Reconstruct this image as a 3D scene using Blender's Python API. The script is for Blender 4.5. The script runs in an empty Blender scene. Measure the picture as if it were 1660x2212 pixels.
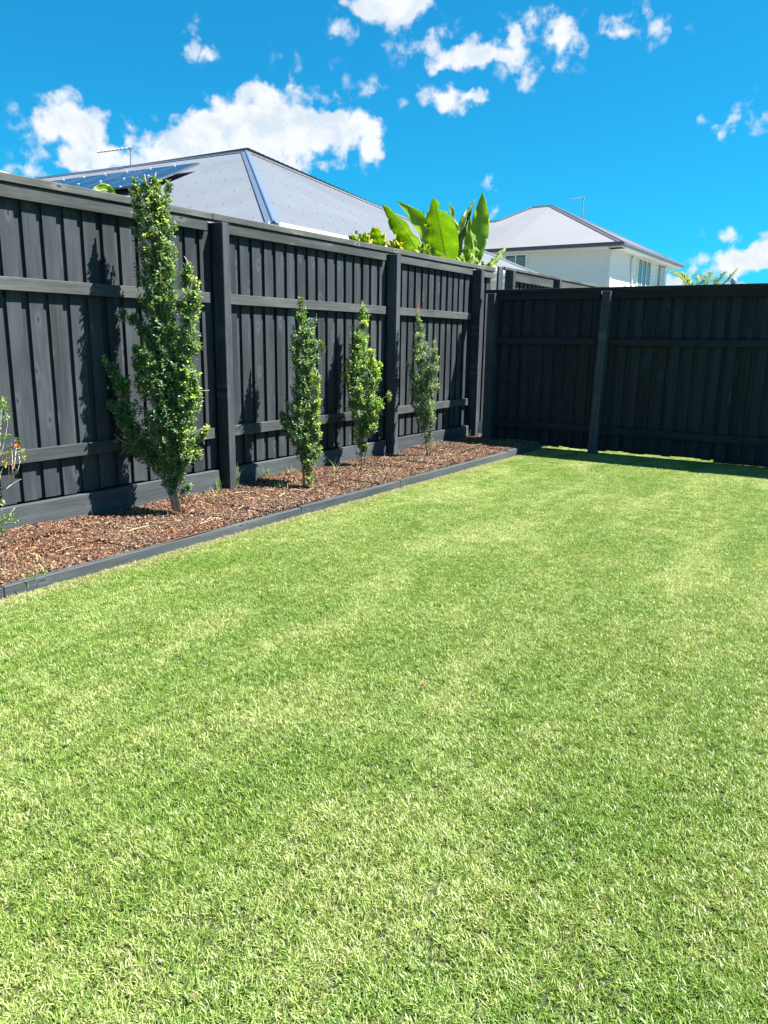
import bpy, math, random
import numpy as np
from math import sin, cos, pi, radians, sqrt
from mathutils import Vector, Matrix
random.seed(7)
rng = np.random.default_rng(11)
S = bpy.context.scene
COL = S.collection

# ------------------------------------------------------------------ camera
F = 1640.0; PITCH = radians(12.75); YAW = radians(33.7); ROLL = radians(0.8); CH = 1.35
fw = np.array([-sin(YAW)*cos(PITCH), cos(YAW)*cos(PITCH), -sin(PITCH)])
_r = np.array([cos(YAW), sin(YAW), 0.0]); _u = np.cross(_r, fw)
cr = _r*cos(ROLL) + _u*sin(ROLL); cu = -_r*sin(ROLL) + _u*cos(ROLL)
CAM = np.array([0, 0, CH])
cam_d = bpy.data.cameras.new('camera'); cam = bpy.data.objects.new('camera', cam_d); COL.objects.link(cam)
M = Matrix(((cr[0], cu[0], -fw[0], 0), (cr[1], cu[1], -fw[1], 0), (cr[2], cu[2], -fw[2], CH), (0, 0, 0, 1)))
cam.matrix_world = M
cam_d.sensor_fit = 'VERTICAL'; cam_d.sensor_height = 24.0; cam_d.lens = F/2212*24.0
cam_d.clip_start = 0.05; cam_d.clip_end = 3000
S.camera = cam

def ray(x, y): return fw + cr*(x-830)/F + cu*(1106-y)/F      # a point of the survey photo -> a direction in the place
def on_x(x, y, X): r = ray(x, y); return CAM + r*(X/r[0])
def on_y(x, y, Y): r = ray(x, y); return CAM + r*(Y/r[1])
def on_z(x, y, Z): r = ray(x, y); return CAM + r*((Z-CH)/r[2])
def on_plane(x, y, P, N): r = ray(x, y); return CAM + r*(((np.array(P)-CAM) @ N)/(r @ N))
FWH = np.array([fw[0], fw[1], 0.0]); FWH /= np.linalg.norm(FWH)

# ------------------------------------------------------------------ sun, sky, exposure
SUNV = np.array([0.57, 0.39, 1.0]); SUNV /= np.linalg.norm(SUNV)
EL = math.asin(SUNV[2]); AZ = math.atan2(SUNV[0], SUNV[1])
sl = bpy.data.lights.new('sun', 'SUN'); sl.energy = 5.0; sl.angle = radians(0.5); sl.color = (1.0, 0.965, 0.90)
so = bpy.data.objects.new('sun', sl); COL.objects.link(so); so.location = (6, 4, 12)
so.rotation_euler = Vector(-SUNV).to_track_quat('-Z', 'Y').to_euler()
S.view_settings.view_transform = 'Standard'; S.view_settings.look = 'None'
S.view_settings.exposure = 1.95; S.view_settings.gamma = 1.0; S.view_settings.use_curve_mapping = False

class NT:
    """small helper round a node tree"""
    def __init__(s, t): s.t = t; s.n = t.nodes; s.l = t.links
    def new(s, ty, **k):
        n = s.n.new(ty)
        for a, v in k.items(): setattr(n, a, v)
        return n
    def put(s, sock, v):
        if v is None: return
        if isinstance(v, bpy.types.NodeSocket): s.l.new(v, sock)
        else: sock.default_value = v
    def math(s, op, a, b=None, c=None, clamp=False):
        n = s.new('ShaderNodeMath', operation=op); n.use_clamp = clamp
        s.put(n.inputs[0], a); s.put(n.inputs[1], b); s.put(n.inputs[2], c); return n.outputs[0]
    def vmath(s, op, a, b=None):
        n = s.new('ShaderNodeVectorMath', operation=op); s.put(n.inputs[0], a); s.put(n.inputs[1], b)
        return n.outputs['Value'] if op in ('LENGTH', 'DOT_PRODUCT', 'DISTANCE') else n.outputs[0]
    def noise(s, vec, scale, detail=3, rough=0.55, dist=0.0, out='Fac', dim='3D'):
        n = s.new('ShaderNodeTexNoise'); n.noise_dimensions = dim; s.put(n.inputs['Vector'], vec); n.inputs['Scale'].default_value = scale
        n.inputs['Detail'].default_value = detail; n.inputs['Roughness'].default_value = rough
        n.inputs['Distortion'].default_value = dist; return n.outputs[out]
    def ramp(s, v, a, b, lo=0.0, hi=1.0, kind='SMOOTHSTEP'):
        n = s.new('ShaderNodeMapRange', interpolation_type=kind); s.put(n.inputs[0], v)
        n.inputs[1].default_value = a; n.inputs[2].default_value = b; s.put(n.inputs[3], lo); s.put(n.inputs[4], hi); return n.outputs[0]
    def mix(s, f, a, b, blend='MIX'):
        n = s.new('ShaderNodeMix', data_type='RGBA', blend_type=blend); s.put(n.inputs[0], f)
        for i, v in ((6, a), (7, b)):
            if isinstance(v, (tuple, list)): n.inputs[i].default_value = (*v[:3], 1)
            else: s.l.new(v, n.inputs[i])
        return n.outputs[2]
    def map(s, vec, loc=(0, 0, 0), scale=(1, 1, 1), rot=(0, 0, 0)):
        n = s.new('ShaderNodeMapping'); s.l.new(vec, n.inputs[0]); n.inputs[1].default_value = loc
        n.inputs[2].default_value = rot; n.inputs[3].default_value = scale; return n.outputs[0]
    def xyz(s, v):
        n = s.new('ShaderNodeSeparateXYZ'); s.l.new(v, n.inputs[0]); return n.outputs
    def comb(s, x, y, z=0.0):
        n = s.new('ShaderNodeCombineXYZ'); s.put(n.inputs[0], x); s.put(n.inputs[1], y); s.put(n.inputs[2], z); return n.outputs[0]

W = bpy.data.worlds.new('World'); S.world = W; W.use_nodes = True
def build_world():
    t = NT(W.node_tree); t.n.clear()
    out = t.new('ShaderNodeOutputWorld'); bg = t.new('ShaderNodeBackground'); t.l.new(bg.outputs[0], out.inputs[0])
    bg.inputs[1].default_value = 0.053
    sky = t.new('ShaderNodeTexSky', sky_type='NISHITA'); sky.sun_disc = False; sky.sun_elevation = EL; sky.sun_rotation = AZ
    sky.air_density = 1.0; sky.dust_density = 0.35; sky.ozone_density = 1.0; sky.altitude = 20
    d = t.new('ShaderNodeTexCoord').outputs['Generated']
    X, Y, Z = t.xyz(d)
    el = t.math('ARCSINE', Z); az = t.math('ARCTAN2', X, Y)
    # clear-sky colour: the sky texture, with the vivid cyan of the photograph
    gm = t.new('ShaderNodeGamma'); t.l.new(sky.outputs[0], gm.inputs[0]); gm.inputs[1].default_value = 0.85
    col = t.mix(1.0, gm.outputs[0], SKYTINT, 'MULTIPLY')
    ae = t.comb(az, el)
    wn = t.noise(ae, 14, 4, 0.6, out='Color', dim='2D')
    wv = t.vmath('SCALE', t.vmath('SUBTRACT', wn, (0.5, 0.5, 0.5)), None); wv.node.inputs['Scale'].default_value = 0.05
    aw = t.vmath('ADD', ae, wv)
    best = None
    for (px, py, rx, ry, k) in CLOUDS:
        r = ray(px, py); r = r/np.linalg.norm(r); a = math.atan2(r[0], r[1]); e = math.asin(r[2])
        v = t.vmath('SUBTRACT', aw, (a, e, 0)); v = t.vmath('MULTIPLY', v, (F/rx*0.84, F/ry*0.84, 0))
        if rx*ry < 2500: rx *= 0.88; ry *= 0.86
        if rx*ry < 1700 and k < 1.25: k *= 0.55
        f = t.math('MULTIPLY', t.math('SUBTRACT', 1.0, t.vmath('LENGTH', v)), k)
        best = f if best is None else t.math('SMOOTH_MAX', best, f, 0.25)
    # the rest of the sky (outside the view) goes on with scattered puffs of the same kind
    puff = t.noise(t.map(ae, (3.1, 1.7, 0), (1, 1.6, 1)), 3.2, 2, 0.5, dim='2D')
    off = t.math('ABSOLUTE', t.math('SUBTRACT', az, -0.50))
    gate = t.math('MAXIMUM', t.ramp(off, 0.62, 0.72), t.ramp(el, 0.44, 0.52))
    puff = t.math('MULTIPLY', t.math('ADD', t.math('MULTIPLY', t.ramp(puff, 0.58, 0.80, 0, 1.2, 'LINEAR'), gate), t.math('SUBTRACT', gate, 1.0)), 1.0)
    best = t.math('MAXIMUM', best, t.math('SUBTRACT', puff, 0.12))
    n1 = t.noise(ae, 40, 6, 0.60, 0.25, dim='2D'); n2 = t.noise(t.map(ae, (5, 2, 0)), 120, 3, 0.65, dim='2D')
    dens = t.math('ADD', best, t.math('MULTIPLY', t.math('SUBTRACT', n1, 0.5), 1.15))
    dens = t.math('ADD', dens, t.math('MULTIPLY', t.math('SUBTRACT', n2, 0.5), 0.55))
    vo = t.new('ShaderNodeTexVoronoi', feature='SMOOTH_F1', voronoi_dimensions='2D'); t.l.new(t.vmath('ADD', ae, t.vmath('MULTIPLY', wv, (0.35, 0.35, 0))), vo.inputs['Vector']); vo.inputs['Scale'].default_value = 34; vo.inputs['Smoothness'].default_value = 0.35
    vo.inputs['Detail'].default_value = 1.0; vo.inputs['Roughness'].default_value = 0.6
    dens = t.math('ADD', dens, t.math('MULTIPLY', t.math('SUBTRACT', 0.90, vo.outputs['Distance']), 0.8))
    body = t.math('MULTIPLY', t.ramp(best, -0.22, 0.10), 1.0)
    alpha = t.math('MULTIPLY', t.ramp(dens, 0.16, 1.0), body)
    # grey-blue modelling inside the puffs: thick parts seen from below
    n3 = t.noise(t.map(ae, (1, 7, 0)), 22, 4, 0.6, 0.3, dim='2D')
    shade = t.math('MULTIPLY', t.ramp(dens, 0.35, 1.15), t.ramp(n3, 0.40, 0.68))
    low = t.math('MULTIPLY', t.ramp(n3, 0.35, 0.65), t.ramp(dens, 0.2, 0.6))
    cc = t.mix(t.math('MULTIPLY', shade, 0.8), CLOUDC, CLOUDS_C)
    col = t.mix(t.math('MULTIPLY', alpha, 0.97), col, cc)
    t.l.new(col, bg.inputs[0])
SKYTINT = (0.060, 0.735, 1.06); CLOUDC = (4.8, 4.95, 5.1); CLOUDS_C = (3.3, 3.9, 4.5)
# px, py in the photo -> direction; angular half sizes; weight
CLOUDS = [
 (140, 262, 56, 40, 1.4), (178, 288, 52, 44, 1.4), (205, 335, 82, 40, 1.4), (245, 352, 70, 34, 1.2), (170, 310, 55, 40, 1.1),
 (65, 374, 42, 15, .9), (60, 285, 22, 40, .5), (40, 310, 20, 20, .4), (200, 270, 20, 12, .4),
 (585, 245, 75, 48, 1.8), (560, 275, 120, 52, 1.8), (640, 280, 90, 48, 1.8), (455, 290, 84, 38, 1.7), (400, 305, 58, 34, 1.5),
 (720, 290, 80, 42, 1.7), (775, 280, 48, 38, 1.6), (797, 310, 36, 46, 1.3), (345, 312, 40, 38, .85), (330, 345, 70, 26, 1.2), (400, 340, 120, 30, 1.5), (520, 325, 160, 46, 1.8), (680, 318, 80, 32, 1.4),
 (676, 358, 30, 24, 1.0), (310, 300, 45, 25, .6), (623, 185, 36, 40, .8), (636, 203, 50, 16, .7), (735, 188, 16, 28, .5), (826, 187, 28, 14, .5),
 (430, 112, 24, 18, .95), (428, 85, 8, 24, .45),
 (800, 6, 46, 28, 1.6), (850, 12, 62, 38, 1.8), (892, 4, 40, 30, 1.5), (840, 48, 34, 26, 1.0), (750, 62, 20, 20, .5), (905, 42, 38, 22, .7),
 (955, 134, 42, 14, 1.3), (1003, 122, 48, 20, 1.3), (1045, 118, 42, 22, 1.3), (1103, 100, 22, 30, 1.3), (1080, 128, 44, 15, 1.3), (922, 133, 28, 18, 1.1), (930, 100, 42, 24, .7), (1040, 150, 40, 14, .6), (1000, 80, 56, 18, .5), (1132, 70, 14, 12, .7), (1150, 148, 50, 20, .5),
 (1205, 70, 32, 28, 1.26), (1197, 98, 24, 34, .8), (1262, 97, 26, 26, .75), (1270, 85, 14, 26, .6),
 (1310, 73, 44, 13, 1.1), (1345, 63, 44, 15, 1.1), (1372, 42, 44, 10, .75), (1410, 42, 44, 24, .5),
 (965, 216, 40, 17, 1.26), (1018, 214, 42, 14, 1.26), (990, 233, 46, 13, .75), (930, 205, 44, 20, .5), (1150, 60, 60, 12, .4),
 (1572, 262, 18, 22, 1.0), (1550, 268, 34, 9, .7), (1635, 235, 18, 20, .6), (1658, 265, 14, 14, .6), (735, 10, 14, 10, .5), (1000, 180, 26, 12, .45),
 (1038, 408, 18, 20, .95), (1046, 425, 14, 20, .6), (1565, 515, 32, 9, .8), (1570, 508, 24, 12, .5),
 (1560, 570, 56, 20, 1.3), (1620, 560, 66, 24, 1.7), (1668, 550, 44, 32, 1.7), (1590, 582, 85, 12, 1.0), (1500, 590, 60, 20, .9), (1450, 600, 50, 20, .9)]
build_world()
W.cycles.sampling_method = 'MANUAL'; W.cycles.sample_map_resolution = 512

# ------------------------------------------------------------------ mesh helpers
class MB:
    def __init__(s): s.v = []; s.f = []; s.n = 0; s.c = []
    def add(s, v, f, c=None):
        v = np.asarray(v, float); s.v.append(v); s.f += [tuple(i+s.n for i in q) for q in f]; s.n += len(v)
        s.c.append(np.tile(np.array(c if c is not None else (1, 1, 1)), (len(v), 1)) if (c is None or np.ndim(c) == 1) else np.asarray(c))
        return s
    def box(s, lo, hi, c=None):
        x0, y0, z0 = lo; x1, y1, z1 = hi
        return s.add([(x0,y0,z0),(x1,y0,z0),(x1,y1,z0),(x0,y1,z0),(x0,y0,z1),(x1,y0,z1),(x1,y1,z1),(x0,y1,z1)],
                     [(0,3,2,1),(4,5,6,7),(0,1,5,4),(1,2,6,5),(2,3,7,6),(3,0,4,7)], c)
    def frame_box(s, O, ex, ey, ez, lo, hi, c=None):       # a box in its own axes
        n0 = s.n; m = MB().box(lo, hi); v = m.v[0]
        return s.add(np.array(O)+v[:, :1]*np.array(ex)+v[:, 1:2]*np.array(ey)+v[:, 2:]*np.array(ez), m.f, c)
    def tube(s, pts, rad, k=6, c=None, cap=True):
        pts = np.array(pts, float); n = len(pts); rad = np.broadcast_to(rad, (n,)); V = []
        up0 = np.array([0.31, 0.17, 0.93])
        for i in range(n):
            t = pts[min(i+1, n-1)]-pts[max(i-1, 0)]; t = t/(np.linalg.norm(t)+1e-9)
            a = np.cross(t, up0); 
            if np.linalg.norm(a) < 0.1: a = np.cross(t, (1, 0, 0))
            a /= np.linalg.norm(a); b = np.cross(t, a)
            for j in range(k): V.append(pts[i]+rad[i]*(cos(2*pi*j/k)*a+sin(2*pi*j/k)*b))
        Fc = [(i*k+j, i*k+(j+1) % k, (i+1)*k+(j+1) % k, (i+1)*k+j) for i in range(n-1) for j in range(k)]
        if cap: Fc += [tuple(range(k-1, -1, -1)), tuple((n-1)*k+j for j in range(k))]
        return s.add(V, Fc, c)
    def mesh(s, name, mat=None, smooth=False, color=False):
        me = bpy.data.meshes.new(name); me.from_pydata(np.concatenate(s.v).tolist(), [], s.f)
        if mat: me.materials.append(mat)
        if color: put_color(me, np.concatenate(s.c))
        if smooth: me.polygons.foreach_set('use_smooth', [True]*len(me.polygons))
        me.update(); return me
    def build(s, name, mat, parent=None, smooth=False, color=False, loc=None):
        return link(name, s.mesh(name, mat, smooth, color), parent, loc)
def put_color(me, c):
    a = me.color_attributes.new('Col', 'FLOAT_COLOR', 'POINT')
    a.data.foreach_set('color', np.hstack([c, np.ones((len(c), 1))]).astype(np.float32).ravel())
def link(name, me, parent=None, loc=None):
    o = bpy.data.objects.new(name, me); COL.objects.link(o)
    if parent: o.parent = parent
    if loc is not None: o.location = loc
    return o
def tag(o, label=None, cat=None, group=None, kind=None):
    if label: o['label'] = label
    if cat: o['category'] = cat
    if group: o['group'] = group
    if kind: o['kind'] = kind
    return o
def thing(name, label, cat, loc=(0, 0, 0), rz=0, group=None):
    o = bpy.data.objects.new(name, None); COL.objects.link(o); o.location = loc; o.rotation_euler = (0, 0, rz)
    o.empty_display_size = 0.2
    return tag(o, label, cat, group)

# ------------------------------------------------------------------ materials
def mat(name):
    m = bpy.data.materials.new(name); m.use_nodes = True; t = NT(m.node_tree)
    return m, t, t.n['Principled BSDF']
def plain(name, col, rough=0.5, metal=0.0, var=0.12, scale=6, spec=0.5, bump=0.0):
    m, t, b = mat(name); p = t.new('ShaderNodeNewGeometry').outputs['Position']
    n = t.noise(p, scale, 4, 0.6); c = t.mix(t.ramp(n, 0.3, 0.7), tuple(x*(1-var) for x in col), tuple(min(1, x*(1+var)) for x in col))
    t.l.new(c, b.inputs['Base Color']); b.inputs['Roughness'].default_value = rough; b.inputs['Metallic'].default_value = metal
    b.inputs['Specular IOR Level'].default_value = spec
    if bump:
        bp = t.new('ShaderNodeBump'); bp.inputs['Strength'].default_value = bump; t.l.new(t.noise(p, scale*8, 5), bp.inputs['Height'])
        bp.inputs['Distance'].default_value = 0.004; t.l.new(bp.outputs[0], b.inputs['Normal'])
    return m
def timber(name, axis, base=(0.0155, 0.019, 0.0228), pale=(0.047, 0.056, 0.064), weather=0.5, knots=1.0, flat=0):
    """black-stained timber: grain along one axis, knots, faded patches"""
    m, t, b = mat(name)
    oc = t.new('ShaderNodeTexCoord').outputs['Object']; rnd = t.new('ShaderNodeObjectInfo').outputs['Random']
    vec = t.vmath('ADD', oc, t.comb(t.math('MULTIPLY', rnd, 37.0), t.math('MULTIPLY', rnd, 53.0), t.math('MULTIPLY', rnd, 71.0)))
    sc = [1.0, 1.0, 1.0]; sc[axis] = 0.055
    sk = [1.0, 1.0, 1.0]; sk[axis] = 0.42
    # knots: sparse cells; they also bend the grain
    vk = t.new('ShaderNodeTexVoronoi', feature='F1'); vk.voronoi_dimensions = '2D'
    vx = t.xyz(vec); across = vx[1] if axis != 1 else vx[2]; across = vx[0] if flat == 1 and axis == 2 else (vx[2] if flat == 1 and axis == 0 else across)
    wob = t.math('MULTIPLY', t.math('SUBTRACT', t.noise(vec, 30, 2), 0.5), 0.010)
    t.l.new(t.comb(t.math('ADD', across, wob), t.math('MULTIPLY', t.math('ADD', vx[axis], wob), 0.40), 0.0), vk.inputs['Vector']); vk.inputs['Scale'].default_value = 6.5
    pick = t.math('GREATER_THAN', t.xyz(vk.outputs['Color'])[0], 0.50)
    kn = t.math('MULTIPLY', t.ramp(vk.outputs['Distance'], 0.035, 0.065, 1, 0), pick)
    halo = t.math('MULTIPLY', t.ramp(vk.outputs['Distance'], 0.08, 0.34, 1, 0), pick)
    gv = t.vmath('ADD', t.map(vec, scale=tuple(sc)), t.comb(t.math('MULTIPLY', halo, 0.012), t.math('MULTIPLY', halo, 0.012), t.math('MULTIPLY', halo, 0.012)))
    g = t.noise(gv, 95, 4, 0.62, 0.35); g2 = t.noise(gv, 26, 3, 0.5, 0.6)
    rings = t.new('ShaderNodeTexWave', wave_type='RINGS', rings_direction='SPHERICAL'); t.l.new(t.map(vec, scale=(1, 1, 1)), rings.inputs['Vector'])
    big = t.noise(t.map(vec, scale=tuple(0.3 if i == axis else 1.0 for i in range(3))), 4.2, 4, 0.62)
    f = t.math('ADD', t.math('MULTIPLY', t.ramp(g, 0.35, 0.72), 0.26), t.math('MULTIPLY', t.ramp(g2, 0.35, 0.7), 0.34))
    f = t.math('ADD', f, t.math('MULTIPLY', t.ramp(big, 0.38, 0.72), weather))
    f = t.math('ADD', f, t.math('MULTIPLY', t.math('SUBTRACT', rnd, 0.5), 0.45))
    ringk = t.math('MULTIPLY', t.ramp(t.math('ABSOLUTE', t.math('SUBTRACT', vk.outputs['Distance'], 0.10)), 0.015, 0.075, 1, 0), pick)
    f = t.math('ADD', f, t.math('ADD', t.math('MULTIPLY', halo, 0.16*knots), t.math('MULTIPLY', ringk, 0.75*knots)), clamp=True)
    c = t.mix(f, base, pale)
    c = t.mix(t.math('MULTIPLY', kn, 0.75*min(1.2, knots)), c, (0.010, 0.011, 0.011))
    fine = t.noise(oc, 260, 2, 0.5); c = t.mix(t.ramp(fine, 0.2, 0.8, 0.0, 0.22), c, (0.03, 0.035, 0.038))
    t.l.new(c, b.inputs['Base Color']); b.inputs['Roughness'].default_value = 0.72; b.inputs['Specular IOR Level'].default_value = 0.2
    bp = t.new('ShaderNodeBump'); bp.inputs['Strength'].default_value = 0.55; bp.inputs['Distance'].default_value = 0.003
    h = t.math('ADD', t.math('ADD', g, t.math('MULTIPLY', g2, 1.2)), t.math('MULTIPLY', kn, -0.8)); t.l.new(h, bp.inputs['Height']); t.l.new(bp.outputs[0], b.inputs['Normal'])
    return m
def foliage(name, trans=0.30, rough=0.38, world_var=True, spec=0.5):
    """leaf colour comes per leaf from the mesh"""
    m, t, b = mat(name)
    a = t.new('ShaderNodeAttribute'); a.attribute_name = 'Col'; c = a.outputs['Color']
    out = [n for n in t.n if n.type == 'OUTPUT_MATERIAL'][0]
    t.l.new(c, b.inputs['Base Color']); b.inputs['Roughness'].default_value = rough; b.inputs['Specular IOR Level'].default_value = spec
    tr = t.new('ShaderNodeBsdfTranslucent'); t.l.new(t.mix(1.0, c, (1.5, 1.45, 0.7), 'MULTIPLY'), tr.inputs[0])
    mx = t.new('ShaderNodeMixShader'); mx.inputs[0].default_value = trans
    t.l.new(b.outputs[0], mx.inputs[1]); t.l.new(tr.outputs[0], mx.inputs[2]); t.l.new(mx.outputs[0], out.inputs[0])
    return m
T_Z = timber('stained_timber_upright', 2); T_Y = timber('stained_timber_long', 1, base=(0.030, 0.035, 0.037), pale=(0.082, 0.090, 0.087), weather=0.65, knots=1.3); T_X = timber('stained_timber_cross_shade', 0, flat=1, base=(0.010, 0.013, 0.017), pale=(0.022, 0.027, 0.034)); T_ZB = timber('stained_timber_end_fence_shade', 2, base=(0.009, 0.012, 0.016), pale=(0.027, 0.032, 0.040), weather=0.35, knots=1.6, flat=1)  # T_X and T_ZB: shade put into the colour, darker copies for the end fence
T_CAP = timber('stained_timber_capping', 1, base=(0.045, 0.050, 0.048), pale=(0.115, 0.120, 0.108), weather=0.7)
T_POST = timber('stained_timber_post', 2, base=(0.025, 0.031, 0.038), pale=(0.074, 0.084, 0.096), weather=0.5, knots=0.6)
T_PL = timber('stained_timber_plinth', 1, base=(0.031, 0.038, 0.042), pale=(0.074, 0.085, 0.090), weather=0.55, knots=0.4)
LEAF = foliage('shrub_leaves', 0.30, 0.44)
BARKM = plain('shrub_bark', (0.34, 0.27, 0.20), 0.8, var=0.35, scale=60, bump=0.5)

# ------------------------------------------------------------------ ground, bed
def ground():
    m, t, b = mat('turf_ground'); p = t.new('ShaderNodeNewGeometry').outputs['Position']
    c = t.mix(t.ramp(t.noise(p, 3.0, 6), 0.35, 0.65), (0.13, 0.13, 0.10), (0.20, 0.19, 0.15))
    X, Y, Z = t.xyz(p); yard = t.math('MULTIPLY', t.math('GREATER_THAN', X, -4.9), t.math('LESS_THAN', Y, 10.3))
    c = t.mix(yard, c, (0.040, 0.052, 0.016)); c = t.mix(t.ramp(t.noise(p, 90, 4), 0.4, 0.6, 0, 0.6), c, (0.05, 0.065, 0.03))
    t.l.new(c, b.inputs['Base Color']); b.inputs['Roughness'].default_value = 0.9
    mb = MB(); N = 40; v = []; 
    xs = np.concatenate([[-900, -300, -100, -40], np.linspace(-20, 20, 21), [40, 100, 300, 900]])
    ys = np.concatenate([[-900, -300, -60], np.linspace(-10, 40, 26), [70, 150, 400, 1200]])
    for y in ys:
        for x in xs: v.append((x, y, 0))
    n = len(xs); mb.add(v, [(j*n+i, j*n+i+1, (j+1)*n+i+1, (j+1)*n+i) for j in range(len(ys)-1) for i in range(n-1)])
    tag(mb.build('ground', m), kind='structure')
ground()
BED0, BED1 = -4.83, -3.77
def bed():
    m, t, b = mat('bed_soil'); p = t.new('ShaderNodeNewGeometry').outputs['Position']
    c = t.mix(t.ramp(t.noise(p, 40, 5), 0.35, 0.65), (0.035, 0.022, 0.014), (0.10, 0.05, 0.03)); t.l.new(c, b.inputs['Base Color']); b.inputs['Roughness'].default_value = 0.95
    nx, ny = 24, 160; v = []
    for j in range(ny+1):
        for i in range(nx+1):
            x = BED0+(BED1-BED0)*i/nx; y = 0.0+9.55*j/ny
            v.append((x, y, bedz(x, y)-0.006))
    MB().add(v, [(j*(nx+1)+i, j*(nx+1)+i+1, (j+1)*(nx+1)+i+1, (j+1)*(nx+1)+i) for j in range(ny) for i in range(nx)]).build('garden_bed', m, smooth=True)['kind'] = 'structure'
def bedz(x, y):
    return 0.052+0.018*min(1, max(0, (y-2)/5))+0.010*sin(x*5.1+y*2.3)+0.010*sin(y*4.7-x*3.0)+0.012*(1 if x < -4.5 else 0)*min(1, (-4.5-x)/0.25)
bed()

# scattered ground cover: tiles of real blades / chips, placed by geometry nodes as one object
def scatter(name, tiles, pts, rz, idx, sc, label=None, cat=None):
    coll = bpy.data.collections.new(name+'_tiles')
    for i, me in enumerate(tiles):
        o = bpy.data.objects.new('%s_tile_%02d' % (name, i), me); coll.objects.link(o)
    me = bpy.data.meshes.new(name); me.from_pydata([tuple(p) for p in pts], [], [])
    for an, ty, vals in (('rz', 'FLOAT', rz), ('idx', 'INT', idx), ('sc', 'FLOAT', sc)):
        a = me.attributes.new(an, ty, 'POINT'); a.data.foreach_set('value', np.asarray(vals, dtype=np.int32 if ty == 'INT' else np.float32))
    for q in tiles[0].materials: me.materials.append(q)
    o = link(name, me); tag(o, label, cat, kind='stuff')
    g = bpy.data.node_groups.new(name+'_nodes', 'GeometryNodeTree')
    g.interface.new_socket('Geometry', in_out='INPUT', socket_type='NodeSocketGeometry'); g.interface.new_socket('Geometry', in_out='OUTPUT', socket_type='NodeSocketGeometry')
    N = g.nodes; L = g.links
    gi = N.new('NodeGroupInput'); go = N.new('NodeGroupOutput'); ip = N.new('GeometryNodeInstanceOnPoints'); ci = N.new('GeometryNodeCollectionInfo')
    ci.inputs['Collection'].default_value = coll; ci.inputs['Separate Children'].default_value = True; ci.inputs['Reset Children'].default_value = True
    L.new(gi.outputs[0], ip.inputs['Points']); L.new(ci.outputs[0], ip.inputs['Instance']); ip.inputs['Pick Instance'].default_value = True
    def named(an, ty):
        n = N.new('GeometryNodeInputNamedAttribute'); n.data_type = ty; n.inputs['Name'].default_value = an; return [s for s in n.outputs if s.enabled and s.name == 'Attribute'][0]
    L.new(named('idx', 'INT'), ip.inputs['Instance Index'])
    cx = N.new('ShaderNodeCombineXYZ'); L.new(named('rz', 'FLOAT'), cx.inputs[2]); L.new(cx.outputs[0], ip.inputs['Rotation'])
    L.new(named('sc', 'FLOAT'), ip.inputs['Scale']); L.new(ip.outputs[0], go.inputs[0])
    md = o.modifiers.new('scatter', 'NODES'); md.node_group = g
    return o

def grass_material():
    m, t, b = mat('lawn_blades'); out = [n for n in t.n if n.type == 'OUTPUT_MATERIAL'][0]
    a = t.new('ShaderNodeAttribute'); a.attribute_name = 'Col'; R, G, B = t.xyz(a.outputs['Vector'])   # R hue, G dryness, B height
    p = t.new('ShaderNodeNewGeometry').outputs['Position']
    X, Y, Z = t.xyz(p)
    c = t.mix(R, GR_DARK, GR_BRIGHT)
    c = t.mix(t.ramp(G, 0.62, 1.05), c, GR_YEL)
    c = t.mix(t.ramp(G, 0.945, 0.965), c, GR_STRAW)
    # dry and lush patches, drawn out along the mowing lines
    st = t.noise(t.map(p, scale=(1.0, 0.38, 0)), 1.9, 4, 0.6, 0.6); fine = t.noise(p, 7.5, 3, 0.6)
    far = t.ramp(Y, 2.0, 7.0)
    prob = t.math('MULTIPLY', t.ramp(t.math('ADD', t.math('MULTIPLY', st, 0.6), t.math('MULTIPLY', fine, 0.4)), 0.40, 0.66), t.math('ADD', 0.60, t.math('MULTIPLY', far, 0.35)))
    dice = t.math('FRACT', t.math('ADD', t.math('MULTIPLY', R, 7.31), t.math('MULTIPLY', G, 5.17)))
    pale = t.math('MULTIPLY', t.ramp(t.math('SUBTRACT', prob, dice), -0.08, 0.08), 0.80)
    c = t.mix(pale, c, GR_PALE)
    lush = t.math('MULTIPLY', t.ramp(t.noise(t.map(p, (4, 9, 0), (1, 0.6, 0)), 2.6, 4, 0.6), 0.42, 0.66), 0.40)
    c = t.mix(lush, c, t.mix(1.0, c, (0.55, 0.80, 0.45), 'MULTIPLY'))
    edge = t.math('MULTIPLY', t.ramp(t.math('ADD', X, t.math('MULTIPLY', t.math('SUBTRACT', fine, 0.5), 0.12)), -3.68, -3.58, 0.75, 0.0), t.ramp(R, 0.1, 0.5))
    c = t.mix(edge, c, GR_STRAW)
    c = t.mix(t.ramp(B, 0.0, 0.6, 0.55, 0.0), c, (0.05, 0.060, 0.022))       # darker towards the blade's foot
    t.l.new(c, b.inputs['Base Color']); b.inputs['Roughness'].default_value = 0.42; b.inputs['Specular IOR Level'].default_value = 0.45
    tr = t.new('ShaderNodeBsdfTranslucent'); t.l.new(t.mix(1.0, c, (1.25, 1.25, 0.8), 'MULTIPLY'), tr.inputs[0])
    mx = t.new('ShaderNodeMixShader'); mx.inputs[0].default_value = 0.33
    t.l.new(b.outputs[0], mx.inputs[1]); t.l.new(tr.outputs[0], mx.inputs[2]); t.l.new(mx.outputs[0], out.inputs[0])
    return m
GR_DARK = (0.084, 0.178, 0.028); GR_BRIGHT = (0.261, 0.368, 0.067); GR_YEL = (0.385, 0.424, 0.108); GR_STRAW = (0.389, 0.347, 0.171); GR_PALE = (0.475, 0.500, 0.224)
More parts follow.
